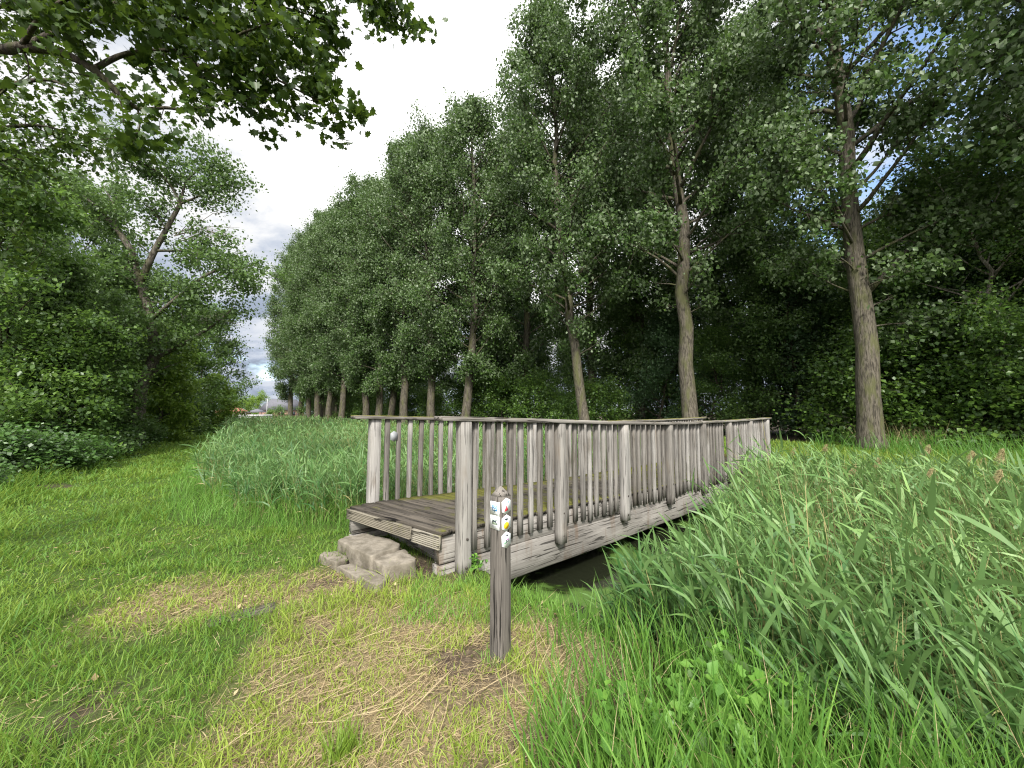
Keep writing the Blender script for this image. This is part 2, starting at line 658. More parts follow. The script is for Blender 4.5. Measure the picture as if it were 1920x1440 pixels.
def build_ground():
    n = 300
    u = np.linspace(-1, 1, n)

    def spread(c, near, far):
        k = 5.6
        return c + np.sign(u) * near * np.abs(u) * 12 * .5 + far * np.sinh(k * u) / math.sinh(k)
    T, S = np.meshgrid(spread(2.0, 1.0, 900), spread(3.0, 1.0, 900), indexing='ij')
    X, Y = xy(T, S)
    Z = ground_z(X, Y)
    V = np.stack([X, Y, Z], -1).reshape(-1, 3)
    i = np.arange(n * n).reshape(n, n)
    F = np.stack([i[:-1, :-1], i[1:, :-1], i[1:, 1:], i[:-1, 1:]], -1).reshape(-1, 4)
    o = mk('ground', V, [F], ground_mat(), smooth=True, straw=straw_mask(V[:, 0], V[:, 1]), dirt=dirt_mask(V[:, 0], V[:, 1]))
    tag(o, kind='structure')
    pts = []
    nt_, ns_ = 12, 60
    for a in range(nt_ + 1):
        for b in range(ns_ + 1):
            x, y = xy(1.8 + a * 10.4 / nt_, -45 + b * 125 / ns_)
            pts.append((x, y, -.56))
    i = np.arange((nt_ + 1) * (ns_ + 1)).reshape(nt_ + 1, ns_ + 1)
    F = np.stack([i[:-1, :-1], i[1:, :-1], i[1:, 1:], i[:-1, 1:]], -1).reshape(-1, 4)
    tag(mk('water', pts, [F], water_mat()), kind='structure')


build_ground()

# ------------------------------------------------------------------ footbridge
R0 = G(867, 1072, 0.0)
BA = math.atan2(.673, .74)
BRT, BRL = Vector((math.cos(BA), math.sin(BA), 0)), Vector((-math.sin(BA), math.cos(BA), 0))


def rail_z(T):
    return float(np.interp(T, (-1, -.2, 1.2, 2.7, 4.2, 6.0, 8, 10.9), (1.575, 1.565, 1.525, 1.475, 1.44, 1.418, 1.425, 1.462)))


def deck_z(T):
    return rail_z(T) - 1.125


def skew(y, T):
    return -.27 * max(0.0, min(1.0, (y - .06) / 1.6)) * max(0.0, 1 - T / 5.0)


def build_bridge():
    rng = random.Random(4)
    br = thing('wooden_footbridge', 'weathered grey timber footbridge with mossy deck and upright balusters crossing the reedy ditch', 'footbridge', (R0.x, R0.y, 0), BA)
    X, Y, Z = Vector((1, 0, 0)), Vector((0, 1, 0)), Vector((0, 0, 1))
    YR, YL, LEN = 0.0, 1.78, 10.72
    # deck of cross planks
    mb = MB(1)
    T = -.24
    k = 0
    while T < 10.85:
        w = rng.uniform(.135, .165)
        c = T + w / 2
        y0, y1 = .045 + rng.uniform(-.015, .015), 1.735 + rng.uniform(-.02, .02)
        dz = rng.uniform(-.006, .006)
        mb.board((c + skew(y0, c), y0, deck_z(c) - .024 + dz), (c + skew(y1, c), y1, deck_z(c) - .024 + dz + rng.uniform(-.006, .006)), X, Z, w - rng.uniform(.006, .016), .048, 12, .003, .008)
        T += w
        k += 1
    V, F, gc = mb.arrays()
    mossy = .08 * np.sin(V[:, 0] * 1.3) + np.interp(V[:, 0], (-.3, .6, 1.5, 4, 11), (-.10, -.06, -.02, .03, .06)) + .16 * sstep(1.2, 1.75, V[:, 1]) + .13 * sstep(.35, .05, V[:, 1])
    mk('deck', V, F, M_DECK, br, gc=gc, mossy=mossy)
    # grooved boards across the near end
    for (ya, yb, drop, out, h) in ((.46, 1.71, .030, .035, .125), (.03, .455, .045, .012, .135)):
        e = MB(int(ya * 100))
        pa = Vector((-.245 + skew(ya, 0), ya, deck_z(0) - drop - h / 2 + .005))
        pb = Vector((-.245 + skew(yb, 0), yb, deck_z(0) - drop - h / 2 + .005))
        d = (pb - pa).normalized()
        nrm = Vector((-d.y, d.x, 0))
        if nrm.x > 0:
            nrm = -nrm
        ng = 7
        sec = [(-.022, -h / 2)]
        for g in range(ng):
            b0 = -h / 2 + g * h / ng
            sec += [(.012, b0 + .003), (.016, b0 + .006), (.016, b0 + h / ng - .006), (.012, b0 + h / ng - .003), (.006, b0 + h / ng - .001), (.006, b0 + h / ng + .0005)]
        sec += [(-.022, h / 2 + .001)]
        n = 10
        e.sweep([pa.lerp(pb, i / (n - 1)) + nrm * out for i in range(n)], sec, nrm, Z, .0012)
        e.build('end_board', M_ENDB, br)
    for side, ysign, yc in (('r', -1, YR), ('l', 1, YL)):
        yin = yc - ysign * .06
        t0 = -.235 if side == 'r' else -.52
        n = 46
        Ts = [t0 + (LEN + .15 - t0) * i / (n - 1) for i in range(n)]
        up_ = MB(11)
        h = .28
        sec = [(-.045, -h / 2), (.045, -h / 2), (.05, -h / 2 + .006), (.05, h / 2 - .006), (.045, h / 2), (-.045, h / 2)]
        up_.sweep([Vector((t, yin - ysign * .055, deck_z(t) - .05 - h / 2)) for t in Ts], [(a * ysign, b) for a, b in sec][::ysign], Y, Z, .0025)
        up_.build('fascia_board', M_BEAM, br)
        lo = MB(13)
        h2 = .375
        sec = [(-.07, -h2 / 2), (.055, -h2 / 2), (.062, -h2 / 2 + .012), (.062, h2 / 2 - .01), (.055, h2 / 2), (-.07, h2 / 2)]
        lo.sweep([Vector((t, yin - ysign * .056, deck_z(t) * .55 - .24 + .1 - h2 / 2 - .012)) for t in Ts], [(a * ysign, b) for a, b in sec][::ysign], Y, Z, .004)
        lo.build('side_beam', M_BEAM, br)
        # the railing: handrail mesh with its posts and balusters
        r = MB(17)
        off = 0.0 if side == 'r' else -.2
        w, hh = .085, .048
        for a, b, dy, dzr in ((-.30, 5.95, 0, 0), (5.97, 10.95, .012, .012)):
            m = 26
            sec = [(-w + .006, -hh / 2), (w - .006, -hh / 2), (w, -hh / 2 + .006), (w, hh / 2 - .008), (w - .008, hh / 2), (-w + .008, hh / 2), (-w, hh / 2 - .008), (-w, -hh / 2 + .006)]
            q = [a + (b - a) * i / (m - 1) + off for i in range(m)]
            r.sweep([Vector((t, yc - ysign * .015 + dy, rail_z(t) + dzr - hh / 2 + .006)) for t in q], sec, Y, Z, .002)
        V, F, gc = r.arrays()
        rl = mk('railing', V, F, M_RAIL, br, gc=gc, mossy=np.where(V[:, 1] > 1, .12, -.02) + .12 * sstep(6, 8, V[:, 0]))
        for i in range(8):
            t = off + i * 1.522
            bot = {0: -.05, 1: -.06, 2: -.05}.get(i, -.03) + rng.uniform(-.03, .03)
            p = MB(100 + i)
            wp = (.135 if i == 0 else .12) + rng.uniform(-.006, .006)
            lx, ly = rng.uniform(-.012, .012), rng.uniform(-.008, .008)
            p.board((t + lx, yc + ly, bot), (t, yc, rail_z(t) - hh + .005), X, Y, wp, .112, 12, .002, .005)
            po = p.build('post', M_POST, rl)
            for zb in (.30, .02):
                bo = MB(3)
                bo.tube([(t + lx + .03 * (zb - .1), yc + ysign * .055, zb + .03), (t + lx + .03 * (zb - .1), yc + ysign * .064, zb + .03)], [.014, .011], 8)
                bo.build('bolt', M_BOLT, rl)
            if i < 7:
                for j in range(8):
                    if side == 'r' and i == 4 and j == 7:
                        continue
                    tb = t + (j + 1) * 1.522 / 9 + rng.uniform(-.012, .012)
                    b = MB(rng.randrange(10 ** 6))
                    wb = rng.uniform(.053, .066)
                    yb = yc - ysign * .034
                    zb = deck_z(tb) - .235 + rng.uniform(-.035, .02)
                    b.board((tb + rng.uniform(-.012, .012), yb, zb), (tb, yb, rail_z(tb) - hh + .004), X, Y, wb, .046, 7, .0018, .004)
                    b.build('baluster', M_BAL, rl)
    # back of a six-sided marker plate screwed to the far railing
    z0, t0, y0 = 1.285, -.2 + 1.522 / 9 + .075, 1.715
    hx = [(0, .075), (.052, .042), (.052, -.042), (0, -.075), (-.052, -.042), (-.052, .042)]
    V = [(t0 + a, y0 - .004, z0 + b) for a, b in hx] + [(t0 + a, y0, z0 + b) for a, b in hx]
    F4 = [[i, (i + 1) % 6, (i + 1) % 6 + 6, i + 6] for i in range(6)]
    mk('marker_plate', V, [np.array(F4), np.array([[5, 4, 3, 2, 1, 0], [6, 7, 8, 9, 10, 11]])], M_GREY, br)
    # bearer under the near end, mostly lost in the dark
    be = MB(9)
    be.board((.05, .16, .0), (.05, 1.62, .0), X, Z, .2, .2, 6, .006, .02)
    be.build('bearer', M_BEAM, br)
    return br


build_bridge()

# ------------------------------------------------------------------ stepping stones at the near end
SA = math.atan2(-.74, 1.34)
SG = 'stone steps at the near end of the bridge'
def slab(label, outline, z1, z0, seed, rough=.010, grow=1.03, hump=.0):
    """a split stone: its top outline carried down to the soil, edges chipped, faces uneven"""
    top = [G(px, py, z1) for px, py in outline]
    c = sum(top, Vector()) / len(top)
    n = 56
    per = [(top[(k + 1) % len(top)] - top[k]).length for k in range(len(top))]
    tot, pts, acc, k = sum(per), [], 0.0, 0
    for q in range(n):
        d = tot * q / n
        while d > acc + per[k]:
            acc += per[k]
            k += 1
        pts.append(top[k].lerp(top[(k + 1) % len(top)], (d - acc) / per[k]) - c)
    rings = [(1.0 + (grow - 1) * f, z1 - .012 - (z1 - .012 - z0) * f) for f in (1, .75, .5, .25, 0)] + [(.985, z1 - .004), (.955, z1), (.8, z1), (.6, z1), (.4, z1), (.2, z1)]
    V, F = [], []
    for f, z in rings:
        for p in pts:
            x, y = p.x * f, p.y * f
            a = fbm(x * 7 + seed, y * 7 + z * 5, seed, 3) - .5
            b = fbm(x * 7 + z * 6 - seed, y * 7 + 3 * seed, seed + 4, 3) - .5
            e = fbm(x * 24 + z * 14, y * 24 - z * 12, seed + 9, 2) - .5
            k = rough * 3.6
            V.append((x + p.normalized().x * (b * k + e * k * .4), y + p.normalized().y * (b * k + e * k * .4), z + (a * k + e * k * .35 + hump * max(0, 1 - (p * f).length / .2)) * (1 if z > z0 + .01 else 0)))
    m = len(rings)
    for i in range(m - 1):
        for q in range(n):
            F.append([i * n + q, i * n + (q + 1) % n, (i + 1) * n + (q + 1) % n, (i + 1) * n + q])
    V.append((0, 0, z1 + hump))
    T = [[(m - 1) * n + q, (m - 1) * n + (q + 1) % n, m * n] for q in range(n)]
    if Vector((pts[1] - pts[0])).cross(-pts[0]).z < 0:
        F, T = [f[::-1] for f in F], [f[::-1] for f in T]
    o = mk('step_stone', V, [np.array(F), np.array(T)], M_STONE)
    o.location = (c.x, c.y, 0)
    tag(o, label, 'stone', SG)


slab('long flat pale slab lying highest, tucked under the front of the bridge deck', [(634, 1011), (648, 1004), (684, 999), (722, 1008), (752, 1017), (748, 1024), (722, 1032), (697, 1043), (664, 1027)], .20, -.02, 3, .008)
slab('bulky rounded grey boulder step beside the bridge corner', [(697, 1050), (703, 1038), (722, 1031), (756, 1032), (777, 1043), (779, 1052), (762, 1056), (738, 1060), (722, 1063)], .155, -.03, 8, .016, 1.10, .02)
slab('small short low stone at the outer end of the lower step', [(599, 1039), (608, 1033), (628, 1033), (650, 1041), (652, 1048), (630, 1056), (612, 1047)], .085, -.04, 13, .009)
slab('long narrow low stone forming the bottom step in the dry grass', [(631, 1061), (642, 1056), (660, 1057), (690, 1069), (726, 1083), (722, 1089), (702, 1097), (668, 1080)], .075, -.04, 17, .008)
# ------------------------------------------------------------------ trail post with its five plaques
PTOP = (Vector((0, 0, CAMZ)) + ray(944, 911) * (SY / ray(944, 911).y)).z


def build_trail_post():
    print('post height', PTOP)
    foot = Vector((SX, SY, 0))
    rz = math.radians(45 + 2)
    root = thing('trail_post', 'dark weathered square wooden waymark post with pointed top and small white plaques', 'waymark post', (foot.x, foot.y, 0), rz)
    a, H = .05, PTOP - .062
    mb = MB(5)
    n = 24
    sec = [(-a + .006, -a), (a - .006, -a), (a, -a + .006), (a, a - .006), (a - .006, a), (-a + .006, a), (-a, a - .006), (-a, -a + .006)]
    pts = [Vector((0, 0, -.12 + (H + .12) * i / (n - 1))) for i in range(n)]
    sc = [1.04 - .04 * i / (n - 1) for i in range(n)]
    mb.sweep(pts, sec, Vector((1, 0, 0)), Vector((0, 1, 0)), .0012, sc)
    mb.sweep([Vector((0, 0, H)), Vector((0, 0, H + .022)), Vector((0, 0, H + .045)), Vector((.001, 0, H + .062))], sec, Vector((1, 0, 0)), Vector((0, 1, 0)), .0012, [1, .68, .32, .05])
    mb.build('shaft', M_SIGN, root)
    # faces towards the camera: -Y local (right in the picture) and -X local (left); (u, v) run right and up on each
    def face(which):
        if which == 'right':
            return Vector((0, -a - .001, 0)), Vector((1, 0, 0)), Vector((0, -1, 0))
        return Vector((-a - .001, 0, 0)), Vector((0, -1, 0)), Vector((-1, 0, 0))

    def flat(name, which, poly, z, d0, d1, mat, parent, tilt=0.0):
        o_, u, nr = face(which)
        c_, s_ = math.cos(tilt), math.sin(tilt)
        k = len(poly)
        V = []
        for d in (d0, d1):
            for (p, q) in poly:
                V.append(o_ + u * (p * c_ - q * s_) + Vector((0, 0, z + p * s_ + q * c_)) + nr * d)
        F4 = np.array([[i, (i + 1) % k, (i + 1) % k + k, i + k] for i in range(k)])
        return mk(name, [tuple(v) for v in V], [F4, np.array([list(range(k))[::-1], [k + i for i in range(k)]])], mat, parent)
    hexa = [(0, .054), (.041, .033), (.041, -.033), (0, -.054), (-.041, -.033), (-.041, .033)]
    rect = [(-.043, -.044), (.043, -.044), (.043, .044), (-.043, .044)]

    def arrow(dx, dy, s):
        q = [(-.5, -.14), (.05, -.14), (.05, -.36), (.5, 0), (.05, .36), (.05, .14), (-.5, .14), (-.32, 0)]
        return [(dx + p * s, dy + r * s) for p, r in q]

    def ring(dx, dy, rx, ry, n=16, j=0.0, seed=0):
        rg = random.Random(seed)
        return [(dx + rx * math.cos(6.2832 * i / n) * (1 + rg.uniform(-j, j)), dy + ry * math.sin(6.2832 * i / n) * (1 + rg.uniform(-j, j))) for i in range(n)]

    def bar(x0, y0, x1, y1):
        return [(x0, y0), (x1, y0), (x1, y1), (x0, y1)]
    zt = H
    p1 = flat('plaque', 'right', hexa, zt - .063, 0, .003, M_WHITE, root, .02)
    p1['label'] = 'six-sided white plaque with a red triangle and pale blue arrow'
    flat('arrow_print', 'right', arrow(.014, .026, .024), zt - .063, .003, .0038, M_LBLUE, p1)
    flat('triangle_print', 'right', [(-.018, -.033), (.017, -.030), (-.001, .006)], zt - .063, .003, .0038, M_RED, p1)
    p2 = flat('plaque', 'right', hexa, zt - .172, 0, .003, M_WHITE, root, -.02)
    p2['label'] = 'six-sided white plaque with a yellow blob and black arrow'
    flat('arrow_print', 'right', arrow(-.002, .024, .036), zt - .172, .003, .0038, M_BLK, p2)
    flat('spot_print', 'right', ring(0, -.016, .024, .023, 14, .08, 3), zt - .172, .003, .0038, M_YEL, p2)
    p3 = flat('plaque', 'right', hexa, zt - .281, 0, .003, M_WHITE, root, .02)
    p3['label'] = 'six-sided white plaque with a green and black mark and black arrow'
    flat('arrow_print', 'right', arrow(.006, .028, .024), zt - .281, .003, .0038, M_BLK, p3)
    flat('green_mark', 'right', bar(-.028, -.020, -.002, -.008), zt - .281, .003, .0036, M_GRN, p3, .12)
    flat('pale_mark', 'right', bar(-.026, -.004, -.002, .004), zt - .281, .003, .0036, M_PGRN, p3, .1)
    flat('dark_mark', 'right', bar(-.001, -.018, .005, .003), zt - .281, .003, .004, M_BLK, p3)
    flat('purple_mark', 'right', bar(.006, -.003, .025, .003), zt - .281, .003, .0036, M_PINK, p3, .1)
    flat('black_mark', 'right', bar(.006, -.015, .024, -.010), zt - .281, .003, .0036, M_BLK, p3, .1)
    q1 = flat('plaque', 'left', rect, zt - .078, 0, .003, M_WHITE, root, -.015)
    q1['label'] = 'square white plaque with the number 20 on a blue badge'
    flat('badge_print', 'left', [(-.024, -.016), (-.006, -.016), (0, -.028), (.006, -.016), (.024, -.016), (.024, .020), (-.024, .020)], zt - .078, .003, .0036, M_BLUE, q1)
    for dy in (.032, -.034):
        flat('fine_print', 'left', bar(-.026, dy - .002, .026, dy + .002), zt - .078, .003, .0034, M_GREY, q1)
    for dx in (-.034, .034):
        flat('side_arrow', 'left', arrow(dx, 0, .010), zt - .078, .003, .0036, M_BLK, q1)
    cu = bpy.data.curves.new('number', 'FONT')
    cu.body, cu.size, cu.align_x, cu.align_y = '20', .034, 'CENTER', 'CENTER'
    tmp = bpy.data.objects.new('number', cu)
    COL.objects.link(tmp)
    bpy.context.view_layer.update()
    me = bpy.data.meshes.new_from_object(tmp.evaluated_get(bpy.context.evaluated_depsgraph_get()))
    bpy.data.objects.remove(tmp)
    me.materials.clear()
    me.materials.append(M_WHITE)
    o_, u, nr = face('left')
    for v in me.vertices:
        v.co = o_ + u * v.co.x + Vector((0, 0, zt - .078 + .003 + v.co.y)) + nr * .0045
    no = bpy.data.objects.new('number', me)
    COL.objects.link(no)
    no.parent = q1
    q2 = flat('plaque', 'left', rect, zt - .168, 0, .003, M_WHITE, root, -.03)
    q2['label'] = 'square white plaque with a leaping animal on pale green'
    flat('panel_print', 'left', bar(-.026, -.014, .020, .034), zt - .168, .003, .0034, M_PGRN, q2, -.03)
    leap = [(-.024, .004), (-.018, .012), (-.008, .014), (.004, .012), (.008, .018), (.007, .030), (.011, .024), (.014, .031), (.015, .020), (.020, .015), (.015, .012), (.012, .006), (.020, -.004), (.030, -.008), (.031, -.012),
            (.018, -.010), (.006, .001), (-.006, .003), (-.012, .004), (-.020, -.004), (-.024, -.012), (-.021, -.002)]
    flat('animal_print', 'left', leap, zt - .168, .0034, .0042, M_BLK, q2, -.03)
    for dy in (-.024, -.031):
        flat('fine_print', 'left', bar(-.022, dy - .0017, .018, dy + .0017), zt - .168, .003, .0034, M_GREY, q2, -.03)


build_trail_post()

# ------------------------------------------------------------------ foliage and grass builders
def unit(a):
    return a / np.maximum(np.linalg.norm(a, axis=-1, keepdims=True), 1e-9)


MAPLE = [(0, 0), (.20, .10), (.42, .02), (.40, .22), (.58, .38), (.36, .48), (.30, .70), (.12, .68), (0, 1.0),
         (-.12, .68), (-.30, .70), (-.36, .48), (-.58, .38), (-.40, .22), (-.42, .02), (-.20, .10)]
OAKISH = [(0, 0), (.14, .2), (.30, .18), (.24, .40), (.36, .55), (.20, .68), (.22, .88), (0, 1.0), (-.22, .88), (-.20, .68), (-.36, .55), (-.24, .40), (-.30, .18), (-.14, .2)]


def leaves(rng, C, size, droop=.4, flat=.5, shape='rhomb', aspect=.38, wind=None):
    """leaf faces at the points C: axis hangs by droop, faces lean upward by flat"""
    n = len(C)
    size = np.broadcast_to(size, n) * rng.uniform(.45, 1.40, n)
    A = rng.normal(size=(n, 3))
    A[:, 2] -= droop * 1.6
    if wind is not None:
        A += np.asarray(wind)
    A = unit(A)
    Nn = rng.normal(size=(n, 3))
    Nn[:, 2] += flat * 3
    Nn = unit(Nn - A * np.sum(Nn * A, 1, keepdims=True))
    B = np.cross(A, Nn)
    s = size[:, None]
    if shape == 'rhomb':
        v = np.stack([C, C + s * (.42 * A + aspect * B + .10 * Nn), C + s * A, C + s * (.42 * A - aspect * B + .10 * Nn)], 1)
        i = np.arange(n)[:, None] * 4
        F = np.concatenate([i + np.array([[0, 1, 2]]), i + np.array([[0, 2, 3]])])
        k = 4
    else:
        pol = {'maple': MAPLE, 'oak': OAKISH}[shape]
        k = len(pol)
        v = np.stack([C + s * (q * A + p * B + (.25 * abs(p)) * Nn) for p, q in pol], 1)
        i = np.arange(n)[:, None] * k
        h = k // 2
        F = [i + np.array([[0] + list(range(1, h + 1))]), i + np.array([[0] + list(range(h, k))])]
        t = np.repeat(rng.uniform(0, 1, n) ** 1.4, k)
        return v.reshape(-1, 3), F, t
    t = np.repeat(rng.uniform(0, 1, n) ** 1.4, k)
    return v.reshape(-1, 3), [F], t


def ribbons(B, D, L, W, Gv, S, prof=((0, .55), (.35, 1.0), (.7, .62)), tint=None):
    """narrow blades: start B, heading D, length L, width W, bend Gv (per length), side axis S"""
    n = len(B)
    L, W = np.broadcast_to(L, n)[:, None], np.broadcast_to(W, n)[:, None]
    V = []
    for t, w in prof:
        c = B + L * (D * t + Gv * t * t)
        V += [c - S * W * w * .5, c + S * W * w * .5]
    V.append(B + L * (D + Gv))
    k = len(V)
    V = np.stack(V, 1).reshape(-1, 3)
    i = np.arange(n)[:, None] * k
    m = len(prof)
    q = np.concatenate([i + np.array([[2 * j, 2 * j + 1, 2 * j + 3, 2 * j + 2]]) for j in range(m - 1)]) if m > 1 else np.zeros((0, 4), int)
    tr = i + np.array([[2 * m - 2, 2 * m - 1, 2 * m]])
    return V, q, tr, (np.repeat(tint, k) if tint is not None else None)


class Batch:
    def __init__(self):
        self.V, self.F, self.t, self.n = [], {}, [], 0

    def add(self, V, F, t):
        for f in F:
            if len(f):
                self.F.setdefault(f.shape[1], []).append(f + self.n)
        self.V.append(V)
        self.t.append(t)
        self.n += len(V)

    def build(self, name, mat, parent=None):
        return mk(name, np.concatenate(self.V), [np.concatenate(f) for f in self.F.values()], mat, parent, tint=np.concatenate(self.t))


# ------------------------------------------------------------------ trees
def tree_skeleton(rng, H, r0, cb, prof, nl, elev=(35, 60), lean=(0, 0), wob=.12, subs=5, sublen=.42, extra=(), flare=.35, top=.97, curve=.25):
    """trunk, limbs and side branches as one bark mesh, and the points where leaf clumps hang"""
    mb = MB(int(rng.integers(1e6)))
    n = 16
    zs = np.array([0, .25, .6, 1.2] + list(np.linspace(2.2, H * top, n)))
    if H < 7:
        zs = np.linspace(0, H * top, 9)
    wx, wy = np.cumsum(rng.normal(0, wob, len(zs))), np.cumsum(rng.normal(0, wob, len(zs)))
    wx[:3] = wx[0]
    wy[:3] = wy[0]
    wx, wy = wx - wx[0], wy - wy[0]
    px = lean[0] * zs / H + wx * np.clip(zs / 4, 0, 1)
    py = lean[1] * zs / H + wy * np.clip(zs / 4, 0, 1)

    def rad(z):
        return r0 * max(.05, (1 - .95 * z / H)) ** .85 + flare * r0 * math.exp(-z / .45)
    pts = [(px[i], py[i], zs[i] - (.15 if i == 0 else 0)) for i in range(len(zs))]
    mb.tube(pts, [rad(z) for z in zs], 14 if H > 7 else 8, .0)

    def at(z):
        return Vector((float(np.interp(z, zs, px)), float(np.interp(z, zs, py)), z))
    cl = []

    def limb(p0, d, ln, r, k, spread=1.0, bend=None):
        pts = [p0]
        dd = d.copy()
        m = 6
        for i in range(m):
            dd = (dd + Vector(rng.normal(0, .10, 3)) + Vector((0, 0, curve * .12)) + (bend or Vector())).normalized()
            pts.append(pts[-1] + dd * ln / m)
        mb.tube(pts, [max(.006, r * (1 - .85 * i / m)) for i in range(m + 1)], 6)
        for i in range(k):
            f = .34 + .66 * (i + .7) / k if k > 1 else 1
            j = f * m
            q0 = int(min(m - 1, j))
            q = pts[q0].lerp(pts[q0 + 1], j - q0)
            dirv = (pts[q0 + 1] - pts[q0]).normalized()
            sd = (dirv * .55 + Vector(rng.normal(0, .62, 3)) + Vector((0, 0, .15))).normalized()
            sl = ln * sublen * rng.uniform(.6, 1.15) * (1.1 - .45 * f)
            e = q + sd * sl + Vector((0, 0, -.05 * sl))
            mid = q.lerp(e, .5) + Vector(rng.normal(0, .05 * sl, 3))
            mb.tube([q, mid, e], [max(.006, r * .28), max(.005, r * .17), .004], 4)
            for g in (.4, .7, 1.0):
                c = q.lerp(mid, g * 2) if g < .5 else mid.lerp(e, g * 2 - 1)
                cl.append(c + Vector(rng.normal(0, .12 * sl * spread, 3)))
        cl.append(pts[-1])
        cl.append(pts[-2].lerp(pts[-3], .5))
    for i in range(nl):
        f = (i + rng.uniform(.1, .9)) / nl
        z = cb + (H * top - cb) * f * .98
        az = i * 2.39996 + rng.uniform(-.4, .4)
        el = math.radians(elev[0] + (elev[1] - elev[0]) * f + rng.uniform(-8, 8))
        ln = prof(f) * rng.uniform(.75, 1.15) / max(.35, math.cos(el))
        d = Vector((math.cos(az) * math.cos(el), math.sin(az) * math.cos(el), math.sin(el)))
        limb(at(z), d, ln, min(rad(z) * .5, .018 * ln + .012), subs)
    for (z, az, el, ln, r) in extra:
        az, el = math.radians(az), math.radians(el)
        d = Vector((math.cos(az) * math.cos(el), math.sin(az) * math.cos(el), math.sin(el)))
        limb(at(z), d, ln, r, subs + 3)
    for k in range(5):
        cl.append(at(H * top - k * .25) + Vector(rng.normal(0, .15, 3)))
    return mb, np.array([tuple(c) for c in cl])


def crown_leaves(rng, cl, n, size, sig, droop=.4, flat=.4, shape='rhomb', aspect=.38, wind=None, flatten=.75):
    """leaves gather round each clump point, thick at some and thin at others"""
    wgt = rng.uniform(.15, 1.6, len(cl)) ** 1.6
    idx = rng.choice(len(cl), n, p=wgt / wgt.sum())
    s = sig * rng.uniform(.6, 1.35, len(cl))
    C = cl[idx] + rng.normal(size=(n, 3)) * s[idx][:, None] * np.array([1, 1, flatten])
    C[:, 2] = np.maximum(C[:, 2], .05)
    V, F, t = leaves(rng, C, size, droop, flat, shape, aspect, wind)
    per = len(t) // n
    ct = rng.uniform(0, 1, len(cl))[idx]
    return V, F, np.clip(.55 * t + .5 * np.repeat(ct, per) ** 1.3, 0, 1)


def make_tree(name, label, cat, seed, loc, H, r0, cb, prof, nl, n, size, sig, mat, bark, group=None, rz=0.0, shape='rhomb', **kw):
    rng = np.random.default_rng(seed)
    lk = {k: kw.pop(k) for k in ('droop', 'flat', 'aspect', 'wind', 'flatten') if k in kw}
    clear = kw.pop('clear', None)
    mb, cl = tree_skeleton(rng, H, r0, cb, prof, nl, **kw)
    if clear:                                           # few leaves close to the lower trunk
        ln = kw.get('lean', (0, 0))
        d = np.hypot(cl[:, 0] - ln[0] * cl[:, 2] / H, cl[:, 1] - ln[1] * cl[:, 2] / H)
        cl = cl[(d > clear[0] * np.clip((clear[1] - cl[:, 2]) / clear[1] * 2.2, 0, 1)) | (rng.uniform(0, 1, len(cl)) < .12)]
    root = thing(name, label, cat, loc, rz, group)
    mb.build('trunk', bark, root, True)
    V, F, t = crown_leaves(rng, cl, n, size, sig, shape=shape, **lk)
    mk('crown', V, F, mat, root, tint=t)
    return root


def pop_prof(R):
    return lambda f: R * math.sin(math.pi * min(1.0, .22 + .76 * f)) ** .8 * (.55 if f < .08 else 1)


def gz(x, y):
    return float(ground_z(np.array([x]), np.array([y]))[0])


PG = 'poplars in a row along the far bank'


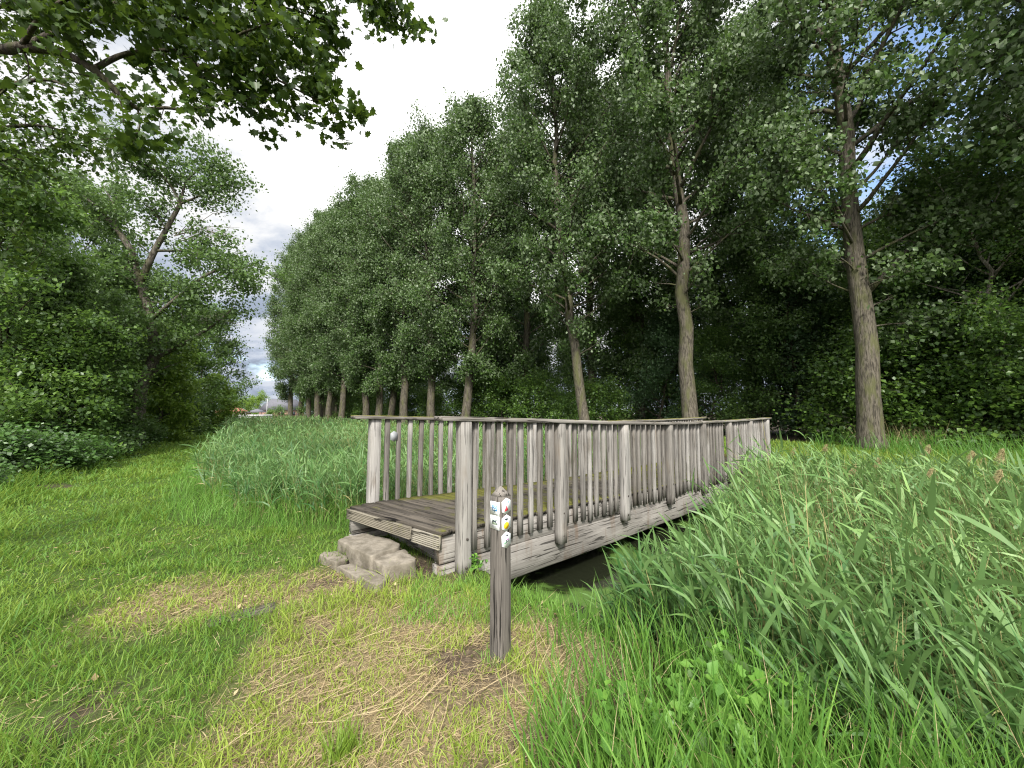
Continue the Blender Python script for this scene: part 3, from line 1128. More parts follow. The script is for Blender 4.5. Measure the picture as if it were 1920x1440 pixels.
def build_poplars():
    def row(u):
        y = 28.9 / (u + 1.0)
        return u * y, y
    kw = dict(droop=.5, flat=.25, wind=(.45, -.1, -.1), flatten=.9)
    protos = []
    x, y = row((1628 - 960) / FPX)
    make_tree('poplar_tree', 'thickest poplar trunk, beyond the far end of the bridge', 'tree', 101, (x, y, gz(x, y) - .05), 30, .40, 5.5, pop_prof(4.4), 62, 84000, .18, .30, M_POP, M_BARK, PG, clear=(2.0, 20), subs=8,
              lean=(-1.0, .3), wob=.08, extra=((6.0, 5, 35, 7.5, .13), (8.6, 200, 48, 4.5, .08), (9.5, 120, 60, 8, .12), (4.8, 20, 20, 3.5, .04)), elev=(25, 62), **kw)
    x, y = row((1296 - 960) / FPX)
    make_tree('poplar_tree', 'straight poplar standing just behind the middle of the bridge railing', 'tree', 102, (x, y, gz(x, y) - .05), 31, .40, 6.5, pop_prof(4.2), 62, 84000, .18, .30, M_POP, M_BARK, PG, clear=(2.0, 20), subs=8,
              lean=(-.9, .2), wob=.09, extra=((8.4, 178, 42, 5.5, .09), (9.5, 10, 40, 5, .07), (10.6, 150, 50, 5, .07)), elev=(25, 62), **kw)
    x, y = row((1096 - 960) / FPX)
    make_tree('poplar_tree', 'slightly crooked poplar behind the bridge railing, next after the straight one', 'tree', 103, (x, y, gz(x, y) - .05), 30, .34, 5.0, pop_prof(4.3), 62, 84000, .18, .30, M_POP, M_BARK, PG, clear=(2.0, 20), subs=8,
              lean=(-1.3, .2), wob=.13, extra=((8, 185, 38, 5, .07), (8.8, 0, 35, 5, .07)), elev=(22, 62), **kw)
    for sd in (104, 105, 106):
        protos.append(None)
    lab = 'poplar of the row receding along the far bank, its bare lower trunk against dark undergrowth'
    us = [1012, 872, 808, 758, 733, 711, 687, 641, 628, 617, 606, 596, 580, 562, 546]
    rg = random.Random(8)
    first = []
    for i, px in enumerate(us):
        x, y = row((px - 960) / FPX)
        if px == 1012:
            x, y = x + 4.5, y + 4.0
        if px in (733, 628, 606):
            x, y = x + 2.5, y + 3.0
            x, y = (px - 960) / FPX * y, y
        z = gz(x, y) - .05
        l2 = {872: 'poplar trunk rising just over the near handrail corner of the bridge', 808: 'poplar trunk rising over the left handrail of the bridge'}.get(px, lab)
        if px == 1012:
            l2 = 'thin poplar set back behind the gap in the row above the bridge'
        if i < 3:
            t = make_tree('poplar_tree', l2, 'tree', 104 + i, (x, y, z), 29.5, .40, 3.9, pop_prof(4.3), 60, 80000, .19, .36, M_POP, M_BARK, PG, subs=7, wob=.09, elev=(22, 62), lean=(rg.uniform(-.5, .5), 0), **kw)
            first.append(t)
        else:
            s = rg.uniform(.98, 1.10)
            dup(first[i % 3], (x, y, z), rg.uniform(0, 6.28), (s, s, s), l2, PG)
    for k, (px, y) in enumerate(((925, 40), (1200, 31), (1415, 27), (985, 34))):
        x = (px - 960) / FPX * y
        dup(first[k % 3], (x, y, gz(x, y) - .05), rg.uniform(0, 6.28), rg.uniform(.95, 1.08), 'poplar standing deeper in the wood, its crown filling a gap of the front row', PG)
    # one more beyond the edge of the view, its crown hangs in
    dup(first[1], (19.5, 9.8, gz(19.5, 9.8) - .05), 2.2, 1.0, 'poplar beside the thickest trunk, only its crown hanging over the reeds', PG)
    dup(first[2], (24.5, 14.5, gz(24.5, 14.5) - .05), 4.0, .95, 'poplar deep in the wood behind the leaning thin trunk', PG)


build_poplars()


def dome(R):
    return lambda f: R * math.sqrt(max(.08, 1 - (f * 1.0) ** 2))


def build_wood():
    """the dark wood behind the poplars"""
    ug = 'dark understory trees behind the poplars'
    rg = random.Random(31)
    pr = []
    for k, (m, sz) in enumerate(((M_UND, .15), (M_UNDB, .17), (M_UND, .14))):
        pr.append(make_tree('understory_tree', 'dark leafy understory tree filling the space behind the poplar trunks', 'tree', 300 + k, (0, 0, 0), 9.5, .13, .6, dome(3.1), 34, 24000, sz, .42, m, M_BARKD, ug,
                            wob=.16, elev=(5, 65), droop=.3, flat=.5, subs=5))
    k = 0
    for i in range(17):
        u = 1.42 - i * .115
        for row_, (off, sc) in enumerate(((7.5, .85), (13.0, 1.15))):
            den = u + 1.0
            if den < .38:
                continue
            y = (28.9 + off * 1.41) / den
            x = u * y + rg.uniform(-1.2, 1.2)
            y += rg.uniform(-1.2, 1.2)
            if row_ == 0 and .55 < u < .80:
                continue
            s = sc * rg.uniform(.82, 1.2)
            if u < -.2:
                s *= .8
            p = pr[k % 3]
            if k < 3:
                p.location, p.rotation_euler, p.scale = (x, y, gz(x, y) - .1), (0, 0, rg.uniform(0, 6.28)), (s, s, s * rg.uniform(.9, 1.15))
            else:
                dup(p, (x, y, gz(x, y) - .1), rg.uniform(0, 6.28), (s * 1.05, s * 1.05, s * rg.uniform(.9, 1.2)))
            k += 1
    for px, y in ((770, 52), (735, 58), (700, 62), (668, 68), (640, 74), (612, 80), (590, 86), (655, 58), (625, 66), (590, 64)):
        x = (px - 960) / FPX * y
        s = rg.uniform(.75, 1.0)
        dup(pr[rg.randrange(3)], (x, y, gz(x, y) - .1), rg.uniform(0, 6.28), (s * 1.1, s * 1.1, s))
    # low thicket in front of the wood edge
    lg = 'low thicket bushes at the foot of the wood'
    b = make_tree('thicket_bush', 'low dark bush at the foot of the wood', 'bush', 340, (0, 0, 0), 3.2, .05, .1, dome(1.7), 26, 9000, .13, .30, M_UND, M_BARKD, lg, elev=(0, 70), flat=.5, subs=4)
    k = 0
    for i in range(22):
        u = 1.38 - i * .088
        den = u + 1.0
        if den < .38 or (.30 < u < .92):
            continue
        y = (28.9 + 4.6 + rg.uniform(-1, 1.5)) / den
        x = u * y
        s = rg.uniform(.7, 1.25)
        if k == 0:
            b.location, b.scale = (x, y, gz(x, y) - .05), (s, s, s)
        else:
            dup(b, (x, y, gz(x, y) - .05), rg.uniform(0, 6.28), (s * 1.2, s * 1.2, s))
        k += 1
    # the pale bright tree in the clearing, and the thin leaning one at the edge
    y = 23.0
    x = (1490 - 960) / FPX * y
    make_tree('hazel_tree', 'bright fresh green rounded tree in the clearing between the two thickest poplar trunks', 'tree', 350, (x, y, gz(x, y) - .05), 10.2, .12, .3, dome(3.6), 42, 34000, .15, .36, M_LEFT, M_BARKD,
              elev=(0, 65), flat=.7, droop=.3, flatten=.5)
    y = 15.0
    x = (1908 - 960) / FPX * y
    make_tree('alder_tree', 'thin leaning tree among dense leaves beside the pale dry reeds', 'tree', 351, (x, y, gz(x, y) - .05), 11.5, .13, 1.6, dome(3.4), 40, 36000, .12, .36, M_UND, M_TWIG, lean=(-1.4, .3), elev=(5, 60), flat=.4)
    y = 19.0
    x = (1770 - 960) / FPX * y
    make_tree('alder_tree', 'dense dark tree just behind the thickest poplar trunk, hiding the wood', 'tree', 352, (x, y, gz(x, y) - .05), 10.5, .13, .5, dome(3.4), 40, 36000, .13, .36, M_UND, M_BARKD, elev=(0, 60), flat=.4)


build_wood()


def explicit_tree(name, label, cat, seed, limbs, n, size, sig, mat, bark, sub=9, sublen=.9, shape='rhomb', leafy=None, extra_cl=(), group=None, **lk):
    """a tree whose limbs are given one by one: (points, first radius, last radius, leafy?)"""
    rng = np.random.default_rng(seed)
    mb = MB(seed)
    base = limbs[0][0][0]
    base = Vector(base)
    cl, wt = [], []
    for pts, ra, rb, leaf in limbs:
        q = [Vector(p) - base for p in pts]
        # smooth the polyline
        s = []
        for i in range(len(q) - 1):
            for f in (0, .25, .5, .75):
                a0, a3 = q[max(i - 1, 0)], q[min(i + 2, len(q) - 1)]
                t = f
                s.append(.5 * ((2 * q[i]) + (q[i + 1] - a0) * t + (2 * a0 - 5 * q[i] + 4 * q[i + 1] - a3) * t * t + (3 * q[i] - a0 - 3 * q[i + 1] + a3) * t ** 3))
        s.append(q[-1])
        m = len(s)
        mb.tube(s, [ra + (rb - ra) * i / (m - 1) for i in range(m)], 10 if ra > .1 else 6)
        if not leaf:
            continue
        ln = sum((s[i + 1] - s[i]).length for i in range(m - 1))
        k = max(3, int(sub * leaf))
        for i in range(k):
            f = .18 + .82 * (i + .5) / k
            j = f * (m - 1)
            q0 = int(min(m - 2, j))
            p = s[q0].lerp(s[q0 + 1], j - q0)
            dv = (s[q0 + 1] - s[q0]).normalized()
            sd = (dv * .6 + Vector(rng.normal(0, .6, 3))).normalized()
            sl = sublen * rng.uniform(.5, 1.2)
            e = p + sd * sl
            mid = p.lerp(e, .5) + Vector(rng.normal(0, .07 * sl, 3))
            r = max(.004, .3 * (ra + (rb - ra) * f))
            mb.tube([p, mid, e], [r, r * .6, .003], 4)
            for g in (.35, .6, .85, 1.0):
                c = p.lerp(mid, g * 2) if g < .5 else mid.lerp(e, g * 2 - 1)
                cl.append(tuple(c))
        cl.append(tuple(s[-1]))
    for c in extra_cl:
        cl.append(tuple(Vector(c) - base))
    root = thing(name, label, cat, base, 0, group)
    mb.build('trunk', bark, root, True)
    V, F, t = crown_leaves(rng, np.array(cl), n, size, sig, shape=shape, **lk)
    mk('crown', V, F, mat, root, tint=t)
    return root


def build_left():
    # leaning tree with bare grey limbs above the path
    D = 18.5
    b = G(258, 800, .05)
    b = P(258, 800, D)
    b.z = gz(b.x, b.y) - .1
    Q = lambda px, py, d=0: P(px, py, D + d)
    trunk = [b, Q(263, 733), Q(288, 672, .2), Q(283, 600), Q(262, 530), Q(247, 470)]
    limbs = [(trunk, .30, .13, 1.6),
             ([Q(247, 470), Q(215, 425), Q(170, 380, -.5), Q(120, 345, -1), Q(82, 320, -1.4)], .14, .03, 2.4),
             ([Q(215, 425), Q(215, 390, .8), Q(195, 350, 1.2)], .06, .02, 1.2),
             ([Q(262, 530), Q(290, 470, .3), Q(312, 430, .4), Q(338, 382, .5)], .15, .09, .5),
             ([Q(338, 382, .5), Q(318, 345, .4), Q(290, 318), Q(255, 300, -.4), Q(215, 270, -.6)], .08, .02, 2.6),
             ([Q(338, 382, .5), Q(368, 370, .8), Q(400, 355, 1), Q(428, 345, 1.2)], .06, .015, 1.8),
             ([Q(338, 382, .5), Q(350, 340, .9), Q(380, 315, 1.2), Q(400, 320, 1.4)], .06, .015, 1.8),
             ([Q(312, 430, .4), Q(290, 400, 0), Q(275, 385, -.4)], .05, .02, 1.0),
             ([Q(288, 672, .2), Q(325, 655, .3), Q(352, 640, .4), Q(400, 610, .9), Q(440, 575, 1.5)], .13, .03, 1.6),
             ([Q(283, 600), Q(330, 560, -.5), Q(380, 520, -.6), Q(430, 500, -.4), Q(470, 520, -.2)], .10, .02, 2.6),
             ([Q(290, 470, .3), Q(340, 470, .5), Q(400, 470, .8), Q(450, 500, 1.2)], .07, .02, 2.2),
             ([Q(262, 530), Q(220, 520, -.6), Q(170, 540, -1.2)], .08, .02, 2.0),
             ([Q(283, 600), Q(240, 580, -1), Q(190, 600, -1.6)], .08, .02, 2.0),
             ([Q(262, 560), Q(300, 540, 1.2), Q(330, 560, 2.2)], .07, .02, 2.0)]
    explicit_tree('ash_tree', 'large leaning tree on the path edge with pale grey upper limbs and open airy crown', 'tree', 401, limbs, 34000, .145, .34, M_LEFT, M_ASHB, sub=8, sublen=1.5, droop=.4, flat=.5, flatten=.6)
    # dead bare twigs on its side
    rg = random.Random(5)
    ash = bpy.data.objects['ash_tree']
    base = ash.location.copy()
    for k in range(15):
        mb = MB(k)
        a = Q(330 + rg.uniform(-6, 25), 450 + rg.uniform(-15, 8), .5)
        e = Q(rg.uniform(380, 450), rg.uniform(395, 455), rg.uniform(.4, 1.6))
        m = a.lerp(e, .5) + Vector((0, 0, rg.uniform(.1, .5)))
        mb.tube([a - base, m - base, e - base], [.022, .014, .005], 4)
        for _ in range(2):
            e2 = m.lerp(e, rg.uniform(.2, .8))
            mb.tube([e2 - base, e2 - base + Vector((rg.uniform(-.1, .7), rg.uniform(-.3, .3), rg.uniform(-.5, .4)))], [.009, .003], 4)
        mb.build('dead_branch', M_TWIG, ash, True)
    for k in range(10):
        mb = MB(k)
        a = Q(375 + rg.uniform(-6, 15), 600 + rg.uniform(-8, 8), .7)
        e = Q(rg.uniform(410, 465), rg.uniform(585, 650), rg.uniform(.6, 1.8))
        m = a.lerp(e, .5) + Vector((0, 0, rg.uniform(.1, .35)))
        mb.tube([a - base, m - base, e - base], [.016, .010, .004], 4)
        mb.build('dead_branch', M_TWIG, ash, True)
    # woodland on the path's left
    def T(name, label, px, d, H, R, n, size, seed, mat=M_LEFT, cb=.3, sig=.25, r0=.12, nl=36, bark=M_BARKD, **kw):
        p = P(px, 775, d)
        kw.setdefault('elev', (0, 65))
        kw.setdefault('flat', .6)
        kw.setdefault('flatten', .55)
        return make_tree(name, label, 'tree' if 'tree' in name else 'bush', seed, (p.x, p.y, gz(p.x, p.y) - .05), H, r0, cb, dome(R), nl, n, size, sig, mat, bark, **kw)
    T('maple_tree', 'tall pale green tree behind the leaning one, rising over the dark bushes', 110, 22, 14.0, 3.8, 34000, .16, 411, cb=1.5)
    T('hazel_tree', 'dark dense tree at the edge of the view beyond the bramble bank', 6, 12.5, 8.0, 3.0, 34000, .13, 412, M_UND)
    T('hazel_tree', 'broad dark bushy tree standing behind the brambles', 80, 14.0, 5.2, 2.6, 26000, .13, 413, M_LEFT)
    T('elder_bush', 'dark leafy elder bush low beside the path behind the brambles', 92, 12.8, 3.6, 1.7, 15000, .13, 414, M_UND)
    T('hazel_tree', 'bushy tree at the foot of the leaning tree', 165, 17.0, 5.0, 2.2, 20000, .13, 415, M_LEFT)
    T('lime_bush', 'yellow green bush between the leaning trunk and the path', 302, 22, 5.6, 1.7, 14000, .16, 416, M_LIME)
    T('lime_bush', 'small yellow green bush low at the far end of the left wood', 398, 36, 4.4, 1.7, 9000, .18, 417, M_LIME)
    T('maple_tree', 'dark rounded tree ending the left wood beside the open sky', 380, 42, 12.0, 4.2, 26000, .21, 418, M_LEFT, cb=.6, sig=.5)
    T('maple_tree', 'tree in the left wood behind the yellow green bush', 335, 31, 9.0, 3.0, 20000, .18, 419, M_UND)
    T('maple_tree', 'tall dark tree deep in the left wood behind the leaning trunk', 210, 26, 11.0, 3.4, 24000, .17, 420, M_LEFT)
    T('maple_tree', 'tree at the back of the left wood beside the pale green one', 20, 19, 11.0, 3.4, 26000, .16, 421, M_LEFT)
    T('hazel_tree', 'dense tree low in the left wood behind the bramble bank', 60, 17, 7.0, 3.0, 24000, .14, 422, M_LEFT)
    T('hazel_tree', 'lower dense tree right behind the leaning trunk', 262, 23, 6.5, 2.4, 20000, .15, 423, M_LEFT)
    T('hazel_bush', 'low green bush at the path edge past the leaning tree', 332, 27, 3.0, 1.6, 9000, .16, 424, M_LEFT)
    # brambles along the path
    bg = 'bramble bushes along the path edge'
    rg = random.Random(12)
    pb = None
    for i, (px, d, s) in enumerate(((10, 9.6, 1.0), (75, 10.4, .95), (122, 11.6, .9), (165, 13.4, .9), (207, 16.0, .95), (258, 20.0, 1.0), (20, 11.8, 1.2), (80, 13.2, 1.1), (-60, 8.6, 1.0), (-130, 7.0, .7), (308, 26, 1.1), (352, 33, 1.2))):
        p = P(px, 775, d)
        z = gz(p.x, p.y) - .05
        if pb is None:
            pb = make_tree('bramble_bush', 'low sprawling bramble bush along the left edge of the grass path', 'bush', 430, (p.x, p.y, z), 1.05, .015, .05, lambda f: 1.25 * math.sqrt(max(.1, 1 - f * f)), 30, 5200, .105, .16, M_BRAM, M_BARKD, bg,
                           elev=(0, 60), flat=.8, droop=.2, subs=4, flatten=.8)
            pb.scale = (1, 1, .6)
        else:
            dup(pb, (p.x, p.y, z), rg.uniform(0, 6.28), (s * 1.05, s * 1.05, s * rg.uniform(.45, .75)))


build_left()


def build_overhang():
    """the tree beside the photographer whose boughs hang into the top of the view"""
    foot = Vector((-6.4, 1.2, gz(-6.4, 1.2) - .1))
    top = Vector((-6.0, 1.8, 5.2))
    A = lambda px, py, d: P(px, py, d)
    limbs = [([foot, Vector((-6.3, 1.4, 2.2)), top, Vector((-5.9, 2.0, 8.0)), Vector((-5.8, 2.2, 11.0))], .30, .10, 0),
             ([top, A(-60, 70, 4.4), A(40, 88, 4.3), A(110, 97, 4.3), A(175, 130, 4.3), A(218, 170, 4.3), A(258, 203, 4.3), A(310, 202, 4.35), A(350, 206, 4.4), A(390, 200, 4.5)], .062, .007, 1.1),
             ([A(175, 130, 4.3), A(240, 100, 4.5), A(330, 95, 4.7), A(420, 105, 4.8), A(500, 140, 4.9), A(570, 175, 4.9), A(625, 205, 4.9)], .030, .006, 4.0),
             ([A(40, 88, 4.3), A(160, 40, 4.6), A(300, 30, 4.8), A(420, 50, 4.9), A(520, 90, 5.0), A(600, 130, 5.0)], .032, .006, 4.4),
             ([A(160, 40, 4.6), A(280, -20, 4.7), A(400, -20, 4.8), A(520, 10, 4.9), A(620, 40, 5.0)], .030, .006, 4.0),
             ([A(280, -40, 4.6), A(450, -70, 4.7), A(600, -40, 4.8), A(690, 0, 4.9), A(745, 35, 4.95)], .030, .006, 2.6),
             ([A(330, 95, 4.7), A(395, 140, 4.7), A(440, 170, 4.75), A(490, 195, 4.8)], .03, .006, 2.0),
             ([A(258, 203, 4.3), A(262, 235, 4.3), A(250, 270, 4.3)], .012, .004, .5),
             ([A(190, 150, 4.3), A(225, 190, 4.3), A(232, 232, 4.3)], .010, .004, 0),
             ([A(420, 120, 4.8), A(440, 70, 4.5), A(520, 40, 4.4)], .03, .006, 1.6),
             ([A(40, 88, 4.3), A(90, 20, 4.0), A(200, -30, 4.0), A(330, -30, 4.1)], .030, .006, 2.6),
             ([A(-60, 70, 4.4), A(-20, 20, 4.6), A(70, 0, 5.0), A(140, -20, 5.2)], .030, .006, 2.4)]
    explicit_tree('maple_tree', 'near tree whose dark boughs of lobed leaves hang across the top of the view', 'tree', 501, limbs, 6400, .095, .10, M_MAP, M_BARKD, sub=8.5, sublen=.42, shape='maple', droop=.35, flat=.55, flatten=.7)
    foot = Vector((-12.5, 5.6, gz(-12.5, 5.6) - .1))
    limbs = [([foot, Vector((-12.4, 5.8, 3)), Vector((-12.2, 6.2, 7)), Vector((-12, 6.4, 11))], .26, .08, 1.2),
             ([Vector((-12.2, 6.2, 6.0)), A(-60, 200, 7.8), A(20, 160, 7.8), A(90, 150, 7.8), A(140, 170, 7.8)], .08, .01, 2.6),
             ([Vector((-12.2, 6.2, 5.6)), A(-60, 260, 7.5), A(10, 240, 7.6), A(70, 235, 7.7), A(120, 245, 7.8)], .07, .01, 2.6),
             ([Vector((-12.2, 6.2, 5.0)), A(-50, 320, 7.4), A(0, 300, 7.5), A(50, 300, 7.6)], .06, .01, 2.0),
             ([Vector((-12.2, 6.2, 7.5)), A(-60, 120, 7.8), A(30, 90, 8), A(110, 90, 8.2)], .07, .01, 2.4),
             ([Vector((-12.2, 6.2, 5.0)), A(-90, 360, 7.2), A(-30, 400, 7.4), A(5, 470, 7.6)], .06, .01, 1.6)]
    explicit_tree('maple_tree', 'tree whose smaller leafy boughs droop at the edge of the view above the left wood', 'tree', 502, limbs, 5200, .105, .22, M_MAP, M_BARKD, sub=5, sublen=.9, shape='oak', droop=.35, flat=.5)


build_overhang()

# ------------------------------------------------------------------ grass, reeds and low plants
def polar(rng, n, r0, r1, k, a0=-68, a1=68):
    """points ahead of the camera, thinning out with distance"""
    u = rng.uniform(0, 1, n)
    e = 2 - k
    r = (r0 ** e + u * (r1 ** e - r0 ** e)) ** (1 / e)
    a = np.radians(rng.uniform(a0, a1, n))
    return r * np.sin(a), r * np.cos(a), r


def blades(rng, x, y, z, L, W, lean, droop, tint, wind=(0, 0, 0), prof=((0, .55), (.35, 1.0), (.7, .62))):
    n = len(x)
    az = rng.uniform(0, 2 * np.pi, n)
    le = np.abs(rng.normal(0, lean, n))
    D = unit(np.stack([np.cos(az) * le, np.sin(az) * le, np.ones(n)], -1) + np.asarray(wind) * .5)
    dr = droop * rng.uniform(.3, 1.4, n)
    Gv = np.stack([np.cos(az) * dr * .6, np.sin(az) * dr * .6, -dr * .55], -1) + np.asarray(wind) * .6
    a2 = az + np.pi / 2 + rng.normal(0, .7, n)
    S = np.stack([np.cos(a2), np.sin(a2), np.zeros(n)], -1)
    V, q, t, ti = ribbons(np.stack([x, y, z], -1), D, L, W, Gv, S, prof, tint)
    return V, [q, t], ti


def build_grass():
    rng = np.random.default_rng(900)
    bt = Batch()
    # mown grass of the path
    x, y, r = polar(rng, 640000, .75, 60, 1.45)
    t, s = ts(x, y)
    keep = (t > -3.6 + .9 * (fbm(s * .8, t * .8, 41) - .5)) & (t < edge(s) + .25 * (fbm(s * 2, t * 2, 42) - .5)) & (t < 2.5)
    x, y, r, t, s = (q[keep] for q in (x, y, r, t, s))
    st, di = straw_mask(x, y), dirt_mask(x, y)
    pat = fbm(x * 1.6, y * 1.6, 51, 4)
    pat2 = fbm(x * 5, y * 5, 52, 2)
    p = (1 - .25 * st) * (1 - .90 * di) * np.where(st > .2, .40 + 1.6 * sstep(.40, .66, pat2), .45 + .8 * sstep(.3, .55, pat2))
    keep = rng.uniform(0, 1, len(x)) < p
    x, y, r, st, pat, t = (q[keep] for q in (x, y, r, st, pat, t))
    n = len(x)
    w = np.maximum(1, r / 3.2)
    tall = .050 + .10 * sstep(.42, .70, pat) + .22 * sstep(-2.2, -3.0, t) + .06 * sstep(-.7, -2.0, x) * sstep(4.5, 1.5, y)
    L = tall * rng.uniform(.5, 1.5, n) * np.minimum(w, 1.5) ** .5
    tint = np.clip(.20 + .70 * st + .45 * (fbm(x * 1.1, y * 1.1, 61, 3) - .45) + rng.normal(0, .16, n), 0, 1)
    bt.add(*blades(rng, x, y, ground_z(x, y) - .005, L, .0050 * w * rng.uniform(.6, 1.4, n), .48, .60, tint))
    print('lawn', n)
    # lawn on the far bank beyond the bridge
    x, y, r = polar(rng, 90000, 11, 34, 1.5, 5, 66)
    t, s = ts(x, y)
    keep = (t > 12.0) & (t < 22 + 2 * fbm(s * .3, t * .3, 44))
    x, y, r = x[keep], y[keep], r[keep]
    n = len(x)
    bt.add(*blades(rng, x, y, ground_z(x, y) - .01, rng.uniform(.07, .22, n), .014 * r / 13, .4, .5, np.clip(rng.normal(.45, .25, n), 0, 1)))
    x, y, r = polar(rng, 60000, 11, 70, 1.3, -55, 20)
    t, s = ts(x, y)
    keep = (t > 11.0) & (t < 17)
    x, y, r = x[keep], y[keep], r[keep]
    n = len(x)
    bt.add(*blades(rng, x, y, ground_z(x, y) - .01, rng.uniform(.2, .6, n), .018 * r / 13, .35, .5, np.clip(rng.normal(.5, .25, n), 0, 1)))
    tag(bt.build('lawn_grass', M_GRASS), kind='stuff')

    # dry cut stalks lying on the worn ground
    bt = Batch()
    x, y, r = polar(rng, 110000, .8, 7.5, 1.3)
    st = straw_mask(x, y)
    t, s = ts(x, y)
    keep = (rng.uniform(0, 1, len(x)) < .42 * st * (.10 + 1.0 * sstep(.40, .64, fbm(x * 3, y * 3, 71))) * (1 - .75 * dirt_mask(x, y)) + .04 * (t > -2) * (t < 1) + .3 * (np.hypot((x + 2.35) / .6, (y - 2.1) / .25) < 1)) & (t < 2.7)
    x, y, r = x[keep], y[keep], r[keep]
    n = len(x)
    az = rng.normal(.5, .9, n)
    D = unit(np.stack([np.cos(az), np.sin(az), rng.normal(.10, .16, n)], -1))
    S = unit(np.cross(D, unit(rng.normal(size=(n, 3)) + np.array([0, 0, 1.5]))))
    V, q, tr, ti = ribbons(np.stack([x, y, ground_z(x, y) + rng.uniform(.002, .022, n)], -1), D, rng.uniform(.035, .12, n), .0026 * np.maximum(1, r / 3) * rng.uniform(.6, 1.5, n),
                           rng.normal(0, .10, (n, 3)) * np.array([1, 1, .3]), S, tint=rng.uniform(0, 1, n))
    bt.add(V, [q, tr], ti)
    # fine thatch
    x, y, r = polar(rng, 260000, .8, 5.5, 1.2)
    st = straw_mask(x, y)
    keep = (rng.uniform(0, 1, len(x)) < st * (.25 + .75 * sstep(.3, .6, fbm(x * 5, y * 5, 73))) * (1 - .55 * dirt_mask(x, y)))
    x, y, r = x[keep], y[keep], r[keep]
    n = len(x)
    az = rng.uniform(0, 6.28, n)
    D = unit(np.stack([np.cos(az), np.sin(az), rng.normal(.08, .2, n)], -1))
    S = unit(np.cross(D, unit(rng.normal(size=(n, 3)) + np.array([0, 0, 1.2]))))
    V, q, tr, ti = ribbons(np.stack([x, y, ground_z(x, y) + rng.uniform(0, .012, n)], -1), D, rng.uniform(.018, .06, n), .0028 * np.maximum(1, r / 3), rng.normal(0, .1, (n, 3)) * np.array([1, 1, .3]), S, ((0, .8), (.5, 1)), rng.uniform(0, .7, n))
    bt.add(V, [q, tr], ti)
    # fallen leaves and chips
    m = 160
    x, y = rng.uniform(-3.6, .5, m), rng.uniform(1.2, 5.0, m)
    C = np.stack([x, y, ground_z(x, y) + .012], -1)
    V, F, ti = leaves(rng, C, .038, 0, 2.5, 'rhomb', .34)
    bt.add(V, F, ti)
    # a few long straws
    m = 420
    x, y = rng.uniform(-1.9, .6, m), rng.uniform(1.1, 3.3, m)
    k = straw_mask(x, y) > .35
    x, y = x[k], y[k]
    m = len(x)
    az = rng.normal(.75, .5, m)
    D = unit(np.stack([np.cos(az), np.sin(az), rng.normal(.06, .08, m)], -1))
    S = unit(np.cross(D, np.array([0, 0, 1.0]) + rng.normal(0, .2, (m, 3))))
    V, q, tr, ti = ribbons(np.stack([x, y, ground_z(x, y) + rng.uniform(.01, .04, m)], -1), D, rng.uniform(.18, .45, m), .004, rng.normal(0, .08, (m, 3)) * np.array([1, 1, .3]), S, tint=rng.uniform(.2, 1, m))
    bt.add(V, [q, tr], ti)
    tag(bt.build('dry_straw_litter', M_STRAW), kind='stuff')


build_grass()


def reed_plants(rng, x, y, z, h, wind, nleaf=7, lw=.022, ll=.36, far=1.0, bt=None, bs=None, tintmid=.4):
    """reeds: a leaning cane each, long leaves along its upper part"""
    n = len(x)
    wind = np.asarray(wind)
    D = unit(np.stack([rng.normal(0, .13, n), rng.normal(0, .13, n), np.ones(n)], -1) + wind * .40)
    bend = wind * .30 + rng.normal(0, .05, (n, 3)) * np.array([1, 1, .2])
    B = np.stack([x, y, z], -1)
    a = rng.uniform(0, 2 * np.pi, n)
    for k in range(2):
        S = np.stack([np.cos(a + k * 1.57), np.sin(a + k * 1.57), np.zeros(n)], -1)
        V, q, tr, ti = ribbons(B, D, h, .0065 * far, bend, S, ((0, 1), (.4, .9), (.75, .6)), rng.uniform(0, .7, n))
        bs.add(V, [q, tr], ti)
    for k in range(nleaf):
        f = np.clip(.28 + .70 * (k + rng.uniform(0, 1, n)) / nleaf, 0, 1)
        p = B + h[:, None] * (D * f[:, None] + bend * (f ** 2)[:, None])
        az = a + (k % 2) * np.pi + rng.normal(0, .6, n)
        hz = np.stack([np.cos(az), np.sin(az), np.zeros(n)], -1)
        hz = unit(hz + wind * 2.2 * np.array([1, 1, 0]))
        el = rng.uniform(.75, 1.40, n)
        d = unit(hz * np.cos(el)[:, None] + np.array([0, 0, 1]) * np.sin(el)[:, None])
        dr = (rng.uniform(.1, .95, n) ** 1.8)[:, None]
        Gv = hz * dr * .55 + np.array([0, 0, -1]) * dr * .75
        S = unit(np.cross(d, np.array([0, 0, 1.0])) + rng.normal(0, .45, (n, 3)))
        L = ll * rng.uniform(.55, 1.2, n) * (1 - .25 * np.abs(f - .6))
        V, q, tr, ti = ribbons(p, d, L, lw * far * rng.uniform(.6, 1.2, n), Gv, S, ((0, .35), (.25, 1.0), (.55, .85), (.8, .45)), np.clip(rng.normal(tintmid, .16, n) + .8 * (fbm(x * .9, y * .9, 17) - .5) + .35 * (f - .6), 0, 1))
        bt.add(V, [q, tr], ti)
        if k < 2:                                        # withered lower leaves
            m = rng.uniform(0, 1, n) < .22
            if m.any():
                V, q, tr, ti = ribbons(p[m], unit(d[m] * np.array([1, 1, .2])), L[m] * .8, lw * far * .5, Gv[m] + np.array([0, 0, -.35]), S[m], ((0, .35), (.25, 1.0), (.55, .85), (.8, .45)), rng.uniform(.4, 1, m.sum()))
                bs.add(V, [q, tr], ti)


